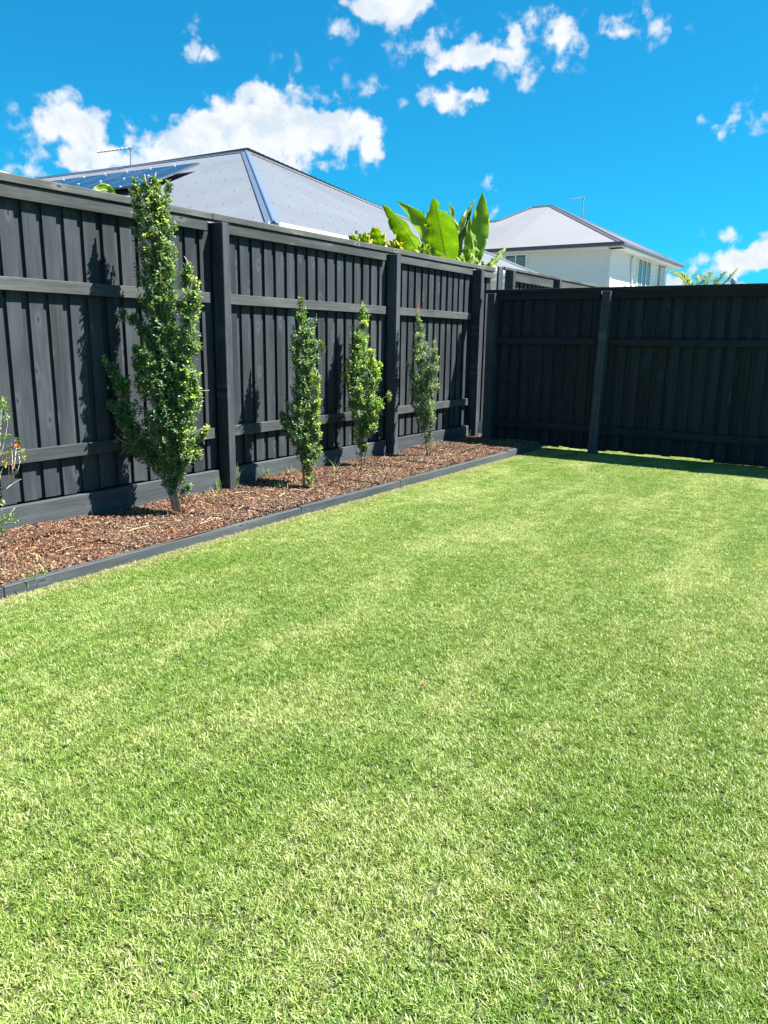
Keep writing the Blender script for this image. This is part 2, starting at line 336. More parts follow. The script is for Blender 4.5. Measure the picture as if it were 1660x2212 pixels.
def grass_tile(T, n, seed, mtl, hmin=0.010, hmax=0.023):
    r = np.random.default_rng(seed)
    # blades grow in small clumps that lean together
    nc = n//8; cp = r.uniform(-T/2, T/2, (nc, 2)); ca = r.uniform(0, 2*pi, nc); ch = r.uniform(0.7, 1.15, nc); chue = r.uniform(0, 1, nc)
    k = r.integers(0, nc, n); px = cp[k]+r.normal(0, 0.007, (n, 2))
    ang = ca[k]+r.normal(0, 0.75, n); h = r.uniform(hmin, hmax, n)*ch[k]; lean = r.uniform(0.10, 1.35, n)**1.0; w = r.uniform(0.0008, 0.0017, n)
    wa = ang+pi/2+r.normal(0, 0.5, n); d = np.stack([np.cos(ang), np.sin(ang)], 1); s = np.stack([np.cos(wa), np.sin(wa)], 1)
    V = np.zeros((n, 5, 3))
    V[:, 0, :2] = px-s*w[:, None]*0.8; V[:, 1, :2] = px+s*w[:, None]*0.8
    mid = px+d*(h*lean*0.46)[:, None]; V[:, 2, :2] = mid-s*w[:, None]; V[:, 3, :2] = mid+s*w[:, None]; V[:, 2, 2] = V[:, 3, 2] = h*0.54*(1-0.12*lean)
    V[:, 4, :2] = px+d*(h*lean*1.05)[:, None]; V[:, 4, 2] = h*(1.0-0.20*lean)
    V[:, :2, 2] = -0.003
    tris = np.arange(n)[:, None]*5
    me = bpy.data.meshes.new('grass_tile'); 
    fq = (tris+np.array([0, 1, 3, 2])); ft = (tris+np.array([2, 3, 4]))
    me.from_pydata(V.reshape(-1, 3).tolist(), [], fq.tolist()+ft.tolist()); me.materials.append(mtl)
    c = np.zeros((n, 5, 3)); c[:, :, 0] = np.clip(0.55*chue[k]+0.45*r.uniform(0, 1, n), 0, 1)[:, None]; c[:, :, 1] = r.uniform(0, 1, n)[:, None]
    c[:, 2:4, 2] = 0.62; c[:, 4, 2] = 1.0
    put_color(me, c.reshape(-1, 3)); return me
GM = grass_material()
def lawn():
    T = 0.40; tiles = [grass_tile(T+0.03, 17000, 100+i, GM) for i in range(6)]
    P = []; 
    y = 0.35
    while y < 9.9:
        x = -3.71+T/2
        while x < 3.2 and x < 1.2+0.0*y+2.2:
            if x > -0.75*y-0.1-3.0: P.append((x, y+T/2, 0.0))
            x += T
        y += T
    # frustum cut: what the lens could see and a margin to each side
    P = [p for p in P if abs((p[0]*cos(YAW)+p[1]*sin(YAW))) < 0.62*max(0.2, (-p[0]*sin(YAW)+p[1]*cos(YAW)))+0.9]
    # beyond the edging line, behind the end fence
    n = len(P); r = np.random.default_rng(5)
    scatter('grass', tiles, P, r.integers(0, 4, n)*pi/2, r.integers(0, 6, n), np.ones(n), 'mown green lawn grass with pale dry patches filling the yard', 'grass')
    T2 = 0.4; P2 = [(x, yy, 0) for x in np.arange(-4.9, 0.6, T2) for yy in (9.72, 10.12)]; n = len(P2)
    scatter('neighbour_grass', tiles, P2, r.integers(0, 4, n)*pi/2, r.integers(0, 6, n), np.ones(n)*0.9, 'sunlit strip of grass seen through the gap under the end fence', 'grass')
lawn()
def mulch():
    m, t, b = mat('bark_chips'); a = t.new('ShaderNodeAttribute'); a.attribute_name = 'Col'
    p = t.new('ShaderNodeNewGeometry').outputs['Position']
    red = t.ramp(t.noise(t.map(p, (2, 0, 0)), 2.4, 3), 0.44, 0.60)
    c = t.mix(t.math('MULTIPLY', red, 0.50), a.outputs['Color'], t.mix(1.0, a.outputs['Color'], (1.12, 0.74, 0.58), 'MULTIPLY'))
    c = t.mix(t.ramp(t.noise(p, 150, 3), 0.35, 0.7, 0.0, 0.45), c, (0.05, 0.025, 0.015))
    t.l.new(c, b.inputs['Base Color']); b.inputs['Roughness'].default_value = 0.7
    T = 0.36; tiles = []
    pal = [((0.085, 0.043, 0.026), .30), ((0.150, 0.078, 0.040), .26), ((0.235, 0.138, 0.078), .19), ((0.36, 0.25, 0.155), .11), ((0.032, 0.02, 0.015), .14)]
    for s in range(6):
        r = np.random.default_rng(300+s); n = 1900; mb = MB()
        L = r.gamma(4, 0.0042, n).clip(0.005, 0.05); Wd = r.uniform(0.003, 0.010, n); H = r.uniform(0.0015, 0.005, n)
        x = r.uniform(-T/2, T/2, n); y = r.uniform(-T/2, T/2, n); z = r.uniform(-0.002, 0.022, n)
        A = r.uniform(0, 2*pi, n); tl = r.normal(0, 0.28, n); rl = r.normal(0, 0.35, n); ci = r.choice(5, n, p=[q[1] for q in pal])
        ex = np.stack([np.cos(A)*np.cos(tl), np.sin(A)*np.cos(tl), np.sin(tl)], 1); e0 = np.stack([-np.sin(A), np.cos(A), np.zeros(n)], 1)
        e3 = np.cross(ex, e0); ey = e0*np.cos(rl)[:, None]+e3*np.sin(rl)[:, None]; ez = np.cross(ex, ey)
        # a chip: irregular wedge of eight corners
        U = np.array([(-1,-.7,-1),(1,-1,-1),(.8,1,-1),(-.9,.8,-1),(-.8,-.6,1),(.9,-.7,1),(.6,.8,1),(-1,.9,1)])
        V = np.zeros((n, 8, 3)); J = r.uniform(0.7, 1.2, (n, 8, 3))
        for q in range(8):
            u = U[q]*J[:, q]
            V[:, q] = np.stack([x, y, z], 1)+ex*(L*0.5*u[:, 0])[:, None]+ey*(Wd*0.5*u[:, 1])[:, None]+ez*(H*u[:, 2])[:, None]
        Fq = np.array([(0,3,2,1),(4,5,6,7),(0,1,5,4),(1,2,6,5),(2,3,7,6),(3,0,4,7)])
        fc = (np.arange(n)[:, None, None]*8+Fq).reshape(-1, 4)
        me = bpy.data.meshes.new('mulch_tile'); me.from_pydata(V.reshape(-1, 3).tolist(), [], fc.tolist()); me.materials.append(m)
        cc = np.array([q[0] for q in pal])[ci]*r.uniform(0.7, 1.3, (n, 1)); put_color(me, np.repeat(cc, 8, 0)); tiles.append(me)
    P = []; 
    for y in np.arange(1.3, 9.5, 0.30):
        for x in (-4.615, -4.32, -4.05, -3.975): P.append((x, y, bedz(x, y)-0.004))
    n = len(P); r = np.random.default_rng(8)
    scatter('bark_mulch', tiles, P, r.integers(0, 4, n)*pi/2, r.integers(0, 6, n), np.ones(n), 'reddish brown bark chip mulch covering the garden bed along the fence', 'mulch')
mulch()
def edging():
    t = thing('garden_edging', 'dark grey stained timber edging between bark mulch and lawn', 'garden edging', (-3.755, 0, 0))
    ys = [0.1, 2.05, 4.47, 5.90, 8.3, 9.30]; tops = [0.058, 0.060, 0.068, 0.076, 0.084]
    for a, b, tp in zip(ys[:-1], ys[1:], tops):
        o = MB().box((-0.050, 0.001, -0.03), (0.0, b-a-0.001, tp)).build('edging_board', T_PL, t, loc=(random.uniform(-.004, .004), a, random.uniform(-.002, .003)))
        o.rotation_euler = (0, 0, random.uniform(-.002, .002))
        bv = o.modifiers.new('bevel', 'BEVEL'); bv.width = 0.004; bv.segments = 1
edging()
def litter():
    # dry stalks and a few runners lying on the mulch
    r = np.random.default_rng(21); mb = MB()
    m = plain('dry_straw', (0.50, 0.40, 0.22), 0.7, var=0.3, scale=30)
    for i in range(120):
        y = r.uniform(2.2, 8.9); x = r.uniform(-4.6, -3.9)
        if r.random() < 0.5: y = r.choice([2.7, 4.6, 5.6, 3.1, 6.9])+r.normal(0, 0.3)
        a = r.uniform(0, 2*pi); L = r.uniform(0.03, 0.16); z = bedz(x, y)+0.024
        p = [(x, y, z), (x+cos(a)*L*.5, y+sin(a)*L*.5, z+r.uniform(0.003, 0.02)), (x+cos(a+.3)*L, y+sin(a+.3)*L, z+r.uniform(0, 0.02))]
        x1 = p[2][0]
        if x1 < -4.74 or x1 > -3.84: continue
        mb.tube(p, r.uniform(0.0008, 0.002), 3)
    tag(mb.build('straw', m), 'thin dry straw stalks strewn over the bark mulch', 'straw', kind='stuff')
litter()

# ------------------------------------------------------------------ fences
def paling_meshes(n, h, tag_):
    out = []
    for i in range(n):
        r = random.Random(i+tag_); w = 0.100+r.uniform(-.002, .002); bw = r.uniform(-.002, .002); v = []; f = []
        K = 5
        for k in range(K+1):
            z = h*k/K; b = bw*sin(pi*k/K); e = r.uniform(-.0008, .0008)
            v += [(b, e, z), (b-0.018, e, z), (b-0.018, w+e, z), (b, w+e, z)]
        for k in range(K):
            a = 4*k; c = a+4
            f += [(a, a+3, c+3, c), (a+1, a, c, c+1), (a+2, a+1, c+1, c+2), (a+3, a+2, c+2, c+3)]
        f += [(0, 1, 2, 3), (4*K+3, 4*K+2, 4*K+1, 4*K)]
        out.append(MB().add(v, f).mesh('paling', T_Z))
    return out
def left_fence():
    t = thing('paling_fence', 'long charcoal stained paling fence running beside the mulch bed, sunlit', 'fence', (-4.78, 2.04, 0))
    O = np.array((-4.78, 2.04, 0))
    def part(name, lo, hi, m, bevel=0.003):
        lo = np.array(lo, float); hi = np.array(hi, float)
        o = MB().box((0, 0, 0), hi-lo).build(name, m, t, loc=lo-O)
        if bevel: b = o.modifiers.new('bevel', 'BEVEL'); b.width = bevel; b.segments = 1
        return o
    posts = [(2.04, 2.13), (4.640, 4.718), (7.236, 7.315), (9.255, 9.335)]
    for a, b in posts:
        part('post', (-4.828, a, -0.1), (-4.70, b, 2.262), T_POST, 0.004)
    bays = [(2.13, 4.573), (4.72, 7.17), (7.317, 9.19), (9.337, 9.50)]
    for i, (a, b) in enumerate(bays):
        part('rail', (-4.833, a, 2.190), (-4.795, b, 2.278), T_Y) if i < 3 else part('rail', (-4.833, a, 2.190), (-4.795, 9.80, 2.278), T_Y)
        part('rail', (-4.833, a, 1.628), (-4.793, b, 1.712), T_Y)
        if i < 3:
            part('rail', (-4.833, a, 0.512), (-4.795, b, 0.600), T_Y)
            part('plinth_board', (-4.826, a, -0.05), (-4.78, b+0.02, 0.236), T_PL)
    for a, b in ((2.0, 4.62), (4.623, 7.28), (7.283, 9.84)):
        o = part('capping', (-4.885, a, 2.281), (-4.782, b, 2.333), T_CAP, 0.004); o.rotation_euler = (0, 0.0, 0)
    pm = paling_meshes(5, 2.262-0.245, 10)
    k0 = 2.995-0.152*6; k = 0
    while k0+0.152*k < 9.75:
        y = k0+0.152*k
        o = link('paling', pm[random.randrange(5)], t, (-4.836-(-4.78), y-2.04+random.uniform(-.004, .004), 0.245+random.uniform(-.006, .006))); o.rotation_euler = (random.uniform(-.0016, .0016), 0, random.uniform(-.006, .006))
        if y < 9.7:
            o = link('paling', pm[random.randrange(5)], t, (-4.858-(-4.78), y+0.076-2.04+random.uniform(-.005, .005), 0.245+random.uniform(-.006, .006))); o.rotation_euler = (random.uniform(-.0016, .0016), 0, random.uniform(-.006, .006))
        k += 1
    part('added_gap_backing', (-4.93, 2.13, 0.0), (-4.885, 9.70, 0.30), T_X)  # added dark board, closes the gap over the plinth so it reads as shade
    # short offcut nailed near the corner
    part('offcut', (-4.79, 9.40, 1.93), (-4.772, 9.455, 2.19), T_CAP, 0.002)
left_fence()
def far_fence():
    t = thing('paling_fence', 'second charcoal paling fence carrying on beyond the corner post', 'fence', (-4.78, 9.95, 0))
    O = np.array((-4.78, 9.95, 0))
    def part(name, lo, hi, m):
        lo = np.array(lo, float); hi = np.array(hi, float)
        o = MB().box((0, 0, 0), hi-lo).build(name, m, t, loc=lo-O); b = o.modifiers.new('bevel', 'BEVEL'); b.width = 0.003; b.segments = 1; return o
    part('board', (-4.81, 9.93, 0), (-4.78, 10.07, 2.36), T_POST)
    ps = [(10.235, 10.315), (12.0, 12.08), (13.95, 14.03), (16.0, 16.08), (18.0, 18.08)]
    for a, b in ps: part('post', (-4.83, a, 0), (-4.70, b, 2.33), T_POST)
    for (a, b), (c, d) in zip(ps[:-1], ps[1:]):
        part('rail', (-4.833, b, 2.20), (-4.79, c-0.05, 2.335), T_Y); part('rail', (-4.833, b, 1.63), (-4.79, c-0.05, 1.71), T_Y)
    part('capping', (-4.88, 10.12, 2.338), (-4.775, 18.0, 2.372), T_CAP)
    pm = paling_meshes(3, 2.2, 40)
    for k in range(50):
        for dy, dx in ((0, 0), (0.076, -0.022)):
            link('paling', pm[random.randrange(3)], t, (-4.836+dx+4.78, 10.33+0.152*k+dy-9.95, 0.1))
far_fence()
def back_fence():
    a = radians(1.7); t = thing('paling_fence', 'charcoal paling fence closing the end of the yard, in shade', 'fence', (-3.0, 9.33, 0), a)
    # local x along the fence, local y away from the yard, palings' front face at y=0
    def part(name, lo, hi, m, rot=None):
        lo = np.array(lo, float); hi = np.array(hi, float)
        o = MB().box((0, 0, 0), hi-lo).build(name, m, t, loc=lo); b = o.modifiers.new('bevel', 'BEVEL'); b.width = 0.003; b.segments = 1
        if rot: o.rotation_euler = rot
        return o
    for x in (-1.555, -0.118, 2.35, 4.8):
        part('post', (x, -0.13, -0.1), (x+0.10, -0.002, 1.955), T_POST, (0, 0.022 if x == -0.118 else 0, 0))
    for x0, x1 in ((-1.453, -0.12), (-0.015, 2.35), (2.452, 4.8)):
        for z0, z1 in ((1.872, 1.962), (1.328, 1.405), (0.255, 0.345)):
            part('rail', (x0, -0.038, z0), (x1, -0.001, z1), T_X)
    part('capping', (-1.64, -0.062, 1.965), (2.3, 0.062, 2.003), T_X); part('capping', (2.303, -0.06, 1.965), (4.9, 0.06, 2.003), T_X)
    pm = []
    for q in range(5):
        r = random.Random(q+90); v = []; f = []; K = 5; h = 1.93-0.045; w = 0.1+r.uniform(-.002, .002)
        for k in range(K+1):
            z = h*k/K; b = r.uniform(-.001, .001)
            v += [(0, b, z), (w, b, z), (w, b+0.018, z), (0, b+0.018, z)]
        for k in range(K):
            s = 4*k; c = s+4
            f += [(s, s+1, c+1, c), (s+1, s+2, c+2, c+1), (s+2, s+3, c+3, c+2), (s+3, s, c, c+3)]
        f += [(3, 2, 1, 0), (4*K, 4*K+1, 4*K+2, 4*K+3)]
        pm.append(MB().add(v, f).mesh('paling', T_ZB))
    for k in range(42):
        x = -1.54+0.152*k
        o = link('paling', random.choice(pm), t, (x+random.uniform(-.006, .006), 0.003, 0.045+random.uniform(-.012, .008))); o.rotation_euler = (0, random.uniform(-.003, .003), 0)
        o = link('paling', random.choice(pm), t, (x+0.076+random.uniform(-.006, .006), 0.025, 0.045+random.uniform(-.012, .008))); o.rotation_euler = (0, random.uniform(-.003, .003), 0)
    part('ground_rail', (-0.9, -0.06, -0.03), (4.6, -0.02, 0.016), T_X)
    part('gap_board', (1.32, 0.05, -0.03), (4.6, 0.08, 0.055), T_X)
back_fence()

# ------------------------------------------------------------------ shrubs
def unit(v): v = np.asarray(v, float); return v/(np.linalg.norm(v, axis=-1, keepdims=True)+1e-9)
def leaf_cloud(P, D, Nn, L, Wd, C, fold=0.25, curl=0.15):
    """many small folded leaves as arrays: base, direction, upward normal, length, width, colour"""
    n = len(P); D = unit(D); Sd = unit(np.cross(D, Nn)); Nn = unit(np.cross(Sd, D))
    L = L[:, None]; Wd = Wd[:, None]; V = np.zeros((n, 7, 3))
    V[:, 0] = P; V[:, 1] = P+D*L*0.55; V[:, 2] = P+D*L*0.98-Nn*L*curl
    V[:, 3] = P+D*L*0.32+Sd*Wd*0.40+Nn*Wd*fold; V[:, 4] = P+D*L*0.70+Sd*Wd*0.46+Nn*Wd*fold-Nn*L*curl*0.4
    V[:, 5] = P+D*L*0.32-Sd*Wd*0.40+Nn*Wd*fold; V[:, 6] = P+D*L*0.70-Sd*Wd*0.46+Nn*Wd*fold-Nn*L*curl*0.4
    Fq = np.array([(0, 3, 4, 1), (0, 1, 6, 5)]); Ft = np.array([(1, 4, 2), (1, 2, 6)])
    base = np.arange(n)[:, None, None]*7
    return V.reshape(-1, 3), (base+Fq).reshape(-1, 4).tolist()+(base+Ft).reshape(-1, 3).tolist(), np.repeat(C, 7, 0)
def shrub(label, base_px, stems, dens, seed, lean, leafL=0.030, new_top=0.5, pale=0.0, bare=None, tint=(1, 1, 1), zb=0.08):
    r = np.random.default_rng(seed)
    b = on_z(base_px[0], base_px[1], zb)
    def at(px, py, off=0.0):
        z = on_plane(px, py, b, FWH)[2]; o = off+lean*max(0.0, (z-0.1))/1.6
        return on_plane(px, py, b+FWH*o, FWH)
    scale = np.linalg.norm(b-CAM)/F
    t = thing('columnar_shrub', label, 'shrub', tuple(b), 0, 'shrubs planted in the bark bed along the side fence')
    wood = MB(); tw = MB(); P = []; D = []; Nn = []; L = []; Wd = []; Cc = []
    for st in stems:
        pts = st['p']; off = st.get('off', 0.0); mult = st.get('d', 1.0); new = st.get('new', new_top)
        C3 = np.array([at(q[0], q[1], off*min(1, 0.15+i/3)) for i, q in enumerate(pts)]); Rr = np.array([q[2]*scale for q in pts])
        # the stem itself
        k = len(C3); rad = np.linspace(st.get('w', 0.011), 0.0025, k)
        wig = C3+np.vstack([np.zeros((1, 3)), r.normal(0, 0.006, (k-1, 3))])
        wood.tube(wig, rad, 6)
        seg = np.linalg.norm(np.diff(C3, axis=0), axis=1)
        for i in range(k-1):
            rm = 0.5*(Rr[i]+Rr[i+1]); cnt = int(2.0*dens*mult*seg[i]*(rm**1.35)*5200*(0.35 if Rr[i] == 0 else 1)+dens*mult*seg[i]*34*min(1, rm/0.03)*(0.3 if Rr[i] == 0 else 1)+r.random())
            if Rr[i] == 0 and Rr[i+1] == 0: continue
            # gaps: clumps of twigs rather than an even fill
            ncl = max(2, cnt//7); cu_ = r.uniform(0, 1, ncl); ca = r.uniform(0, 2*pi, ncl)
            for j in range(cnt):
                q = r.integers(0, ncl); u = min(1, max(0.62 if Rr[i] == 0 else 0, cu_[q]+r.normal(0, 0.06))); c = C3[i]*(1-u)+C3[i+1]*u; R_ = Rr[i]*(1-u)+Rr[i+1]*u
                an = ca[q]+r.normal(0, 0.5); rr = R_*sqrt(r.uniform(0.04, 1.0))*r.uniform(0.75, 1.08)
                o = np.array([cos(an), sin(an), 0]); tip = c+o*rr+np.array([0, 0, r.normal(0, 0.012)])
                ax = unit(o*r.uniform(0.2, 0.75)+np.array([0, 0, r.uniform(0.6, 1.1)])+r.normal(0, 0.18, 3)); ln = r.uniform(0.04, 0.085)
                st0 = tip-ax*ln
                tw.tube([c*0.45+st0*0.55-np.array([0, 0, rr*0.5]), st0, tip], [0.0018, 0.0014, 0.0008], 3, cap=False)
                m = r.integers(6, 10); edge = rr/(R_+1e-6); hi = (i+u)/(k-1)
                fresh = r.random() < new*(0.15+0.85*hi*hi)*(0.4+0.6*edge)
                for a in range(m):
                    s = (a+0.5)/m; pa = a*2.4+r.uniform(-.4, .4); sd = unit(np.cross(ax, [0.3, 0.2, 0.9])); s2 = np.cross(ax, sd); rad_ = sd*cos(pa)+s2*sin(pa)
                    P.append(st0+ax*ln*s); young = fresh and a > m*0.35
                    D.append(ax*r.uniform(0.35, 0.9)+rad_*r.uniform(0.6, 1.1)+r.normal(0, 0.12, 3)); Nn.append(ax-rad_*0.3+r.normal(0, 0.2, 3))
                    ll = leafL*r.uniform(0.6, 1.15)*(0.9 if young else 1.0); L.append(ll); Wd.append(ll*r.uniform(0.46, 0.62))
                    if young: c_ = np.array((0.30, 0.40, 0.042))*r.uniform(0.75, 1.3)
                    else: c_ = np.array((0.078, 0.145, 0.050))*r.uniform(0.5, 1.7); c_ = c_*(1-0.0)+np.array((0.06, 0.10, 0.03))*r.uniform(0, 0.7)
                    if r.random() < 0.006: c_ = np.array((0.42, 0.20, 0.04))
                    Cc.append(c_*np.array(tint)+pale*np.array((0.07, 0.07, 0.05)))
    V, Fc, CC = leaf_cloud(np.array(P), np.array(D), np.array(Nn), np.array(L), np.array(Wd), np.array(Cc))
    fo = MB().add(V-b, Fc, CC).build('foliage', LEAF, t, color=True); fo['kind'] = 'stuff'
    wood.v = [v-b for v in wood.v]; tw.v = [v-b for v in tw.v]
    wood.build('stem', BARKM, t, smooth=True); q = tw.build('twigs', BARKM, t); q['kind'] = 'stuff'
    return t, b, at
def cv(pts, x0, y0, s): return [((x0+x/s)/1.4717, (y0+y/s)/1.4717, r/s/1.4717) for x, y, r in pts]
Z1 = lambda p: cv(p, 0, 500, 2.2133)
shrub('tallest shrub in the bed, its top poking above the fence rail', (377, 1104), [
    dict(p=Z1([(1240,2490,0),(1225,2330,0),(1215,2330,30),(1195,2180,105),(1175,1950,165),(1165,1650,175),(1150,1350,150),(1125,1150,118),(1110,900,128),(1105,650,140),(1095,480,138),(1070,320,122),(1065,210,85),(1110,110,15)]), w=0.019, new=0.55, d=1.1),
    dict(p=Z1([(1262,2490,0),(1258,2340,0),(1275,2240,40),(1290,2080,90),(1300,1850,115),(1310,1500,95),(1340,1150,80),(1350,920,72),(1310,740,38),(1300,705,8)]), off=-0.04, w=0.012, new=0.9),
    dict(p=Z1([(1222,2480,0),(1200,2350,0),(1140,2210,20),(1030,2080,80),(930,1900,90),(890,1700,85),(850,1560,60),(760,1460,42),(740,1410,10)]), off=0.02, w=0.010, new=0.35, d=1.2),
    dict(p=Z1([(1100,1800,0),(1010,1600,60),(975,1420,55),(955,1330,30)]), w=0.006, new=0.9),
    dict(p=Z1([(1110,1400,0),(1000,1210,50),(900,1110,50),(860,1080,25)]), w=0.006, off=-0.08, new=0.0),
    dict(p=Z1([(1060,480,0),(990,330,55),(950,220,40),(945,150,10)]), w=0.004), dict(p=Z1([(1080,400,0),(1030,200,45),(1015,125,10)]), w=0.004), dict(p=Z1([(1120,400,0),(1170,260,35),(1185,170,12)]), w=0.004),
    dict(p=Z1([(1250,2100,0),(1360,2010,42),(1440,1915,30),(1455,1885,10)]), w=0.004, new=1.2), dict(p=Z1([(1250,2150,0),(1350,2090,50),(1440,2040,22)]), w=0.004, new=1.0),
    dict(p=Z1([(1150,2250,0),(960,2040,20),(830,1990,14),(820,1960,8)]), w=0.003, new=0.3), dict(p=Z1([(1260,2400,0),(1300,2330,30),(1345,2290,15)]), w=0.003, new=0.6),
    dict(p=Z1([(1300,1700,0),(1400,1640,12),(1470,1640,14)]), w=0.002, d=0.6, new=.9), dict(p=Z1([(850,1800,0),(790,1720,35),(730,1740,22)]), off=.1, w=0.003, new=.4),
    dict(p=Z1([(1225,2480,0),(1190,2380,0),(1140,2250,30)]), w=0.006)],
    0.95, 1, 0.06, 0.034)
Z3 = lambda p: cv(p, 650, 600, 2.2133)
shrub('full narrow shrub just past the first fence post, yellow green at its foot', (660, 1051), [
    dict(p=Z3([(702,2100,0),(697,1900,20),(690,1750,125),(680,1600,135),(700,1450,105),(720,1307,92),(712,1200,118),(695,1050,105),(690,930,75),(685,850,35),(680,775,8)]), w=0.012, new=0.4),
    dict(p=Z3([(715,2100,0),(745,2050,32),(750,1950,62),(760,1850,70),(765,1700,60),(770,1560,52),(775,1450,50),(790,1300,40)]), off=-0.08, w=0.007, new=1.6),
    dict(p=Z3([(690,1850,0),(600,1720,50),(565,1600,42),(545,1540,14)]), off=0.05, w=0.005, new=0.2),
    dict(p=Z3([(700,1200,0),(780,1150,40),(835,1090,22)]), w=0.003, new=0.7), dict(p=Z3([(740,1050,0),(785,930,16),(785,880,10)]), w=0.003, d=0.5)],
    1.0, 2, 0.34, 0.030)
shrub('slim bright green shrub in the middle, pointed top and leaning side twigs', (777, 1006), [
    dict(p=Z3([(1112,1970,0),(1105,1850,12),(1105,1740,60),(1105,1600,92),(1100,1450,115),(1080,1300,105),(1085,1150,88),(1100,1020,78),(1115,900,55),(1115,840,30),(1112,805,6)]), w=0.008, new=0.9),
    dict(p=Z3([(1120,1970,0),(1150,1700,55),(1190,1550,75),(1200,1400,70),(1190,1250,55),(1165,1120,25)]), off=-0.04, w=0.006, new=1.0),
    dict(p=Z3([(1200,1560,0),(1260,1480,40),(1310,1440,16)]), w=0.003, new=.6), dict(p=Z3([(1180,1400,0),(1225,1260,30),(1245,1220,14)]), w=0.003, new=.8),
    dict(p=Z3([(1060,1500,0),(1000,1340,28),(970,1280,10)]), w=0.003, new=.2), dict(p=Z3([(1100,1960,0),(1060,1800,8),(1040,1750,12)]), w=0.003, d=.3)],
    0.85, 3, 0.20, 0.031, tint=(1.3, 1.3, 1.0))
Z6 = lambda p: cv(p, 1300, 850, 1.4523)
shrub('small grey green shrub nearest the corner, brown withered tip', (928, 988), [
    dict(p=Z6([(87,885,0),(80,790,6),(72,720,36),(62,640,60),(55,560,58),(58,470,60),(52,380,48),(48,300,32),(42,235,15),(42,190,5)]), w=0.007, new=0.25),
    dict(p=Z6([(100,880,0),(99,780,6),(98,690,32),(100,600,42),(105,500,44),(110,420,36),(120,360,18),(125,335,5)]), off=-0.05, w=0.006, new=0.5),
    dict(p=Z6([(70,600,0),(30,540,30),(5,460,16),(-12,440,6)]), w=0.003, new=.1), dict(p=Z6([(95,870,0),(110,810,10),(112,790,4)]), w=0.002, d=0.5)],
    0.95, 4, 0.25, 0.025, pale=0.6, tint=(0.95, 0.95, 1.1))
def corner_detail():
    # withered brown tip of that shrub, part of its thing
    t = [o for o in bpy.data.objects if o.name.startswith('columnar_shrub') and 'withered' in o['label']][0]
    b = np.array(t.location); r = np.random.default_rng(3)
    c = on_plane((1300+42/1.4523)/1.4717, (850+185/1.4523)/1.4717, b+FWH*0.24, FWH); n = 46
    P = c+r.normal(0, 1, (n, 3))*np.array([0.014, 0.014, 0.035]); D = r.normal(0, 0.6, (n, 3))+np.array([0, 0, 0.7]); L = r.uniform(0.014, 0.026, n)
    V, Fc, CC = leaf_cloud(P, D, r.normal(0, 1, (n, 3)), L, L*0.4, np.array((0.20, 0.10, 0.05))*r.uniform(0.6, 1.5, (n, 1)))
    MB().add(V-b, Fc, CC).build('withered_tip', LEAF, t, color=True)
corner_detail()
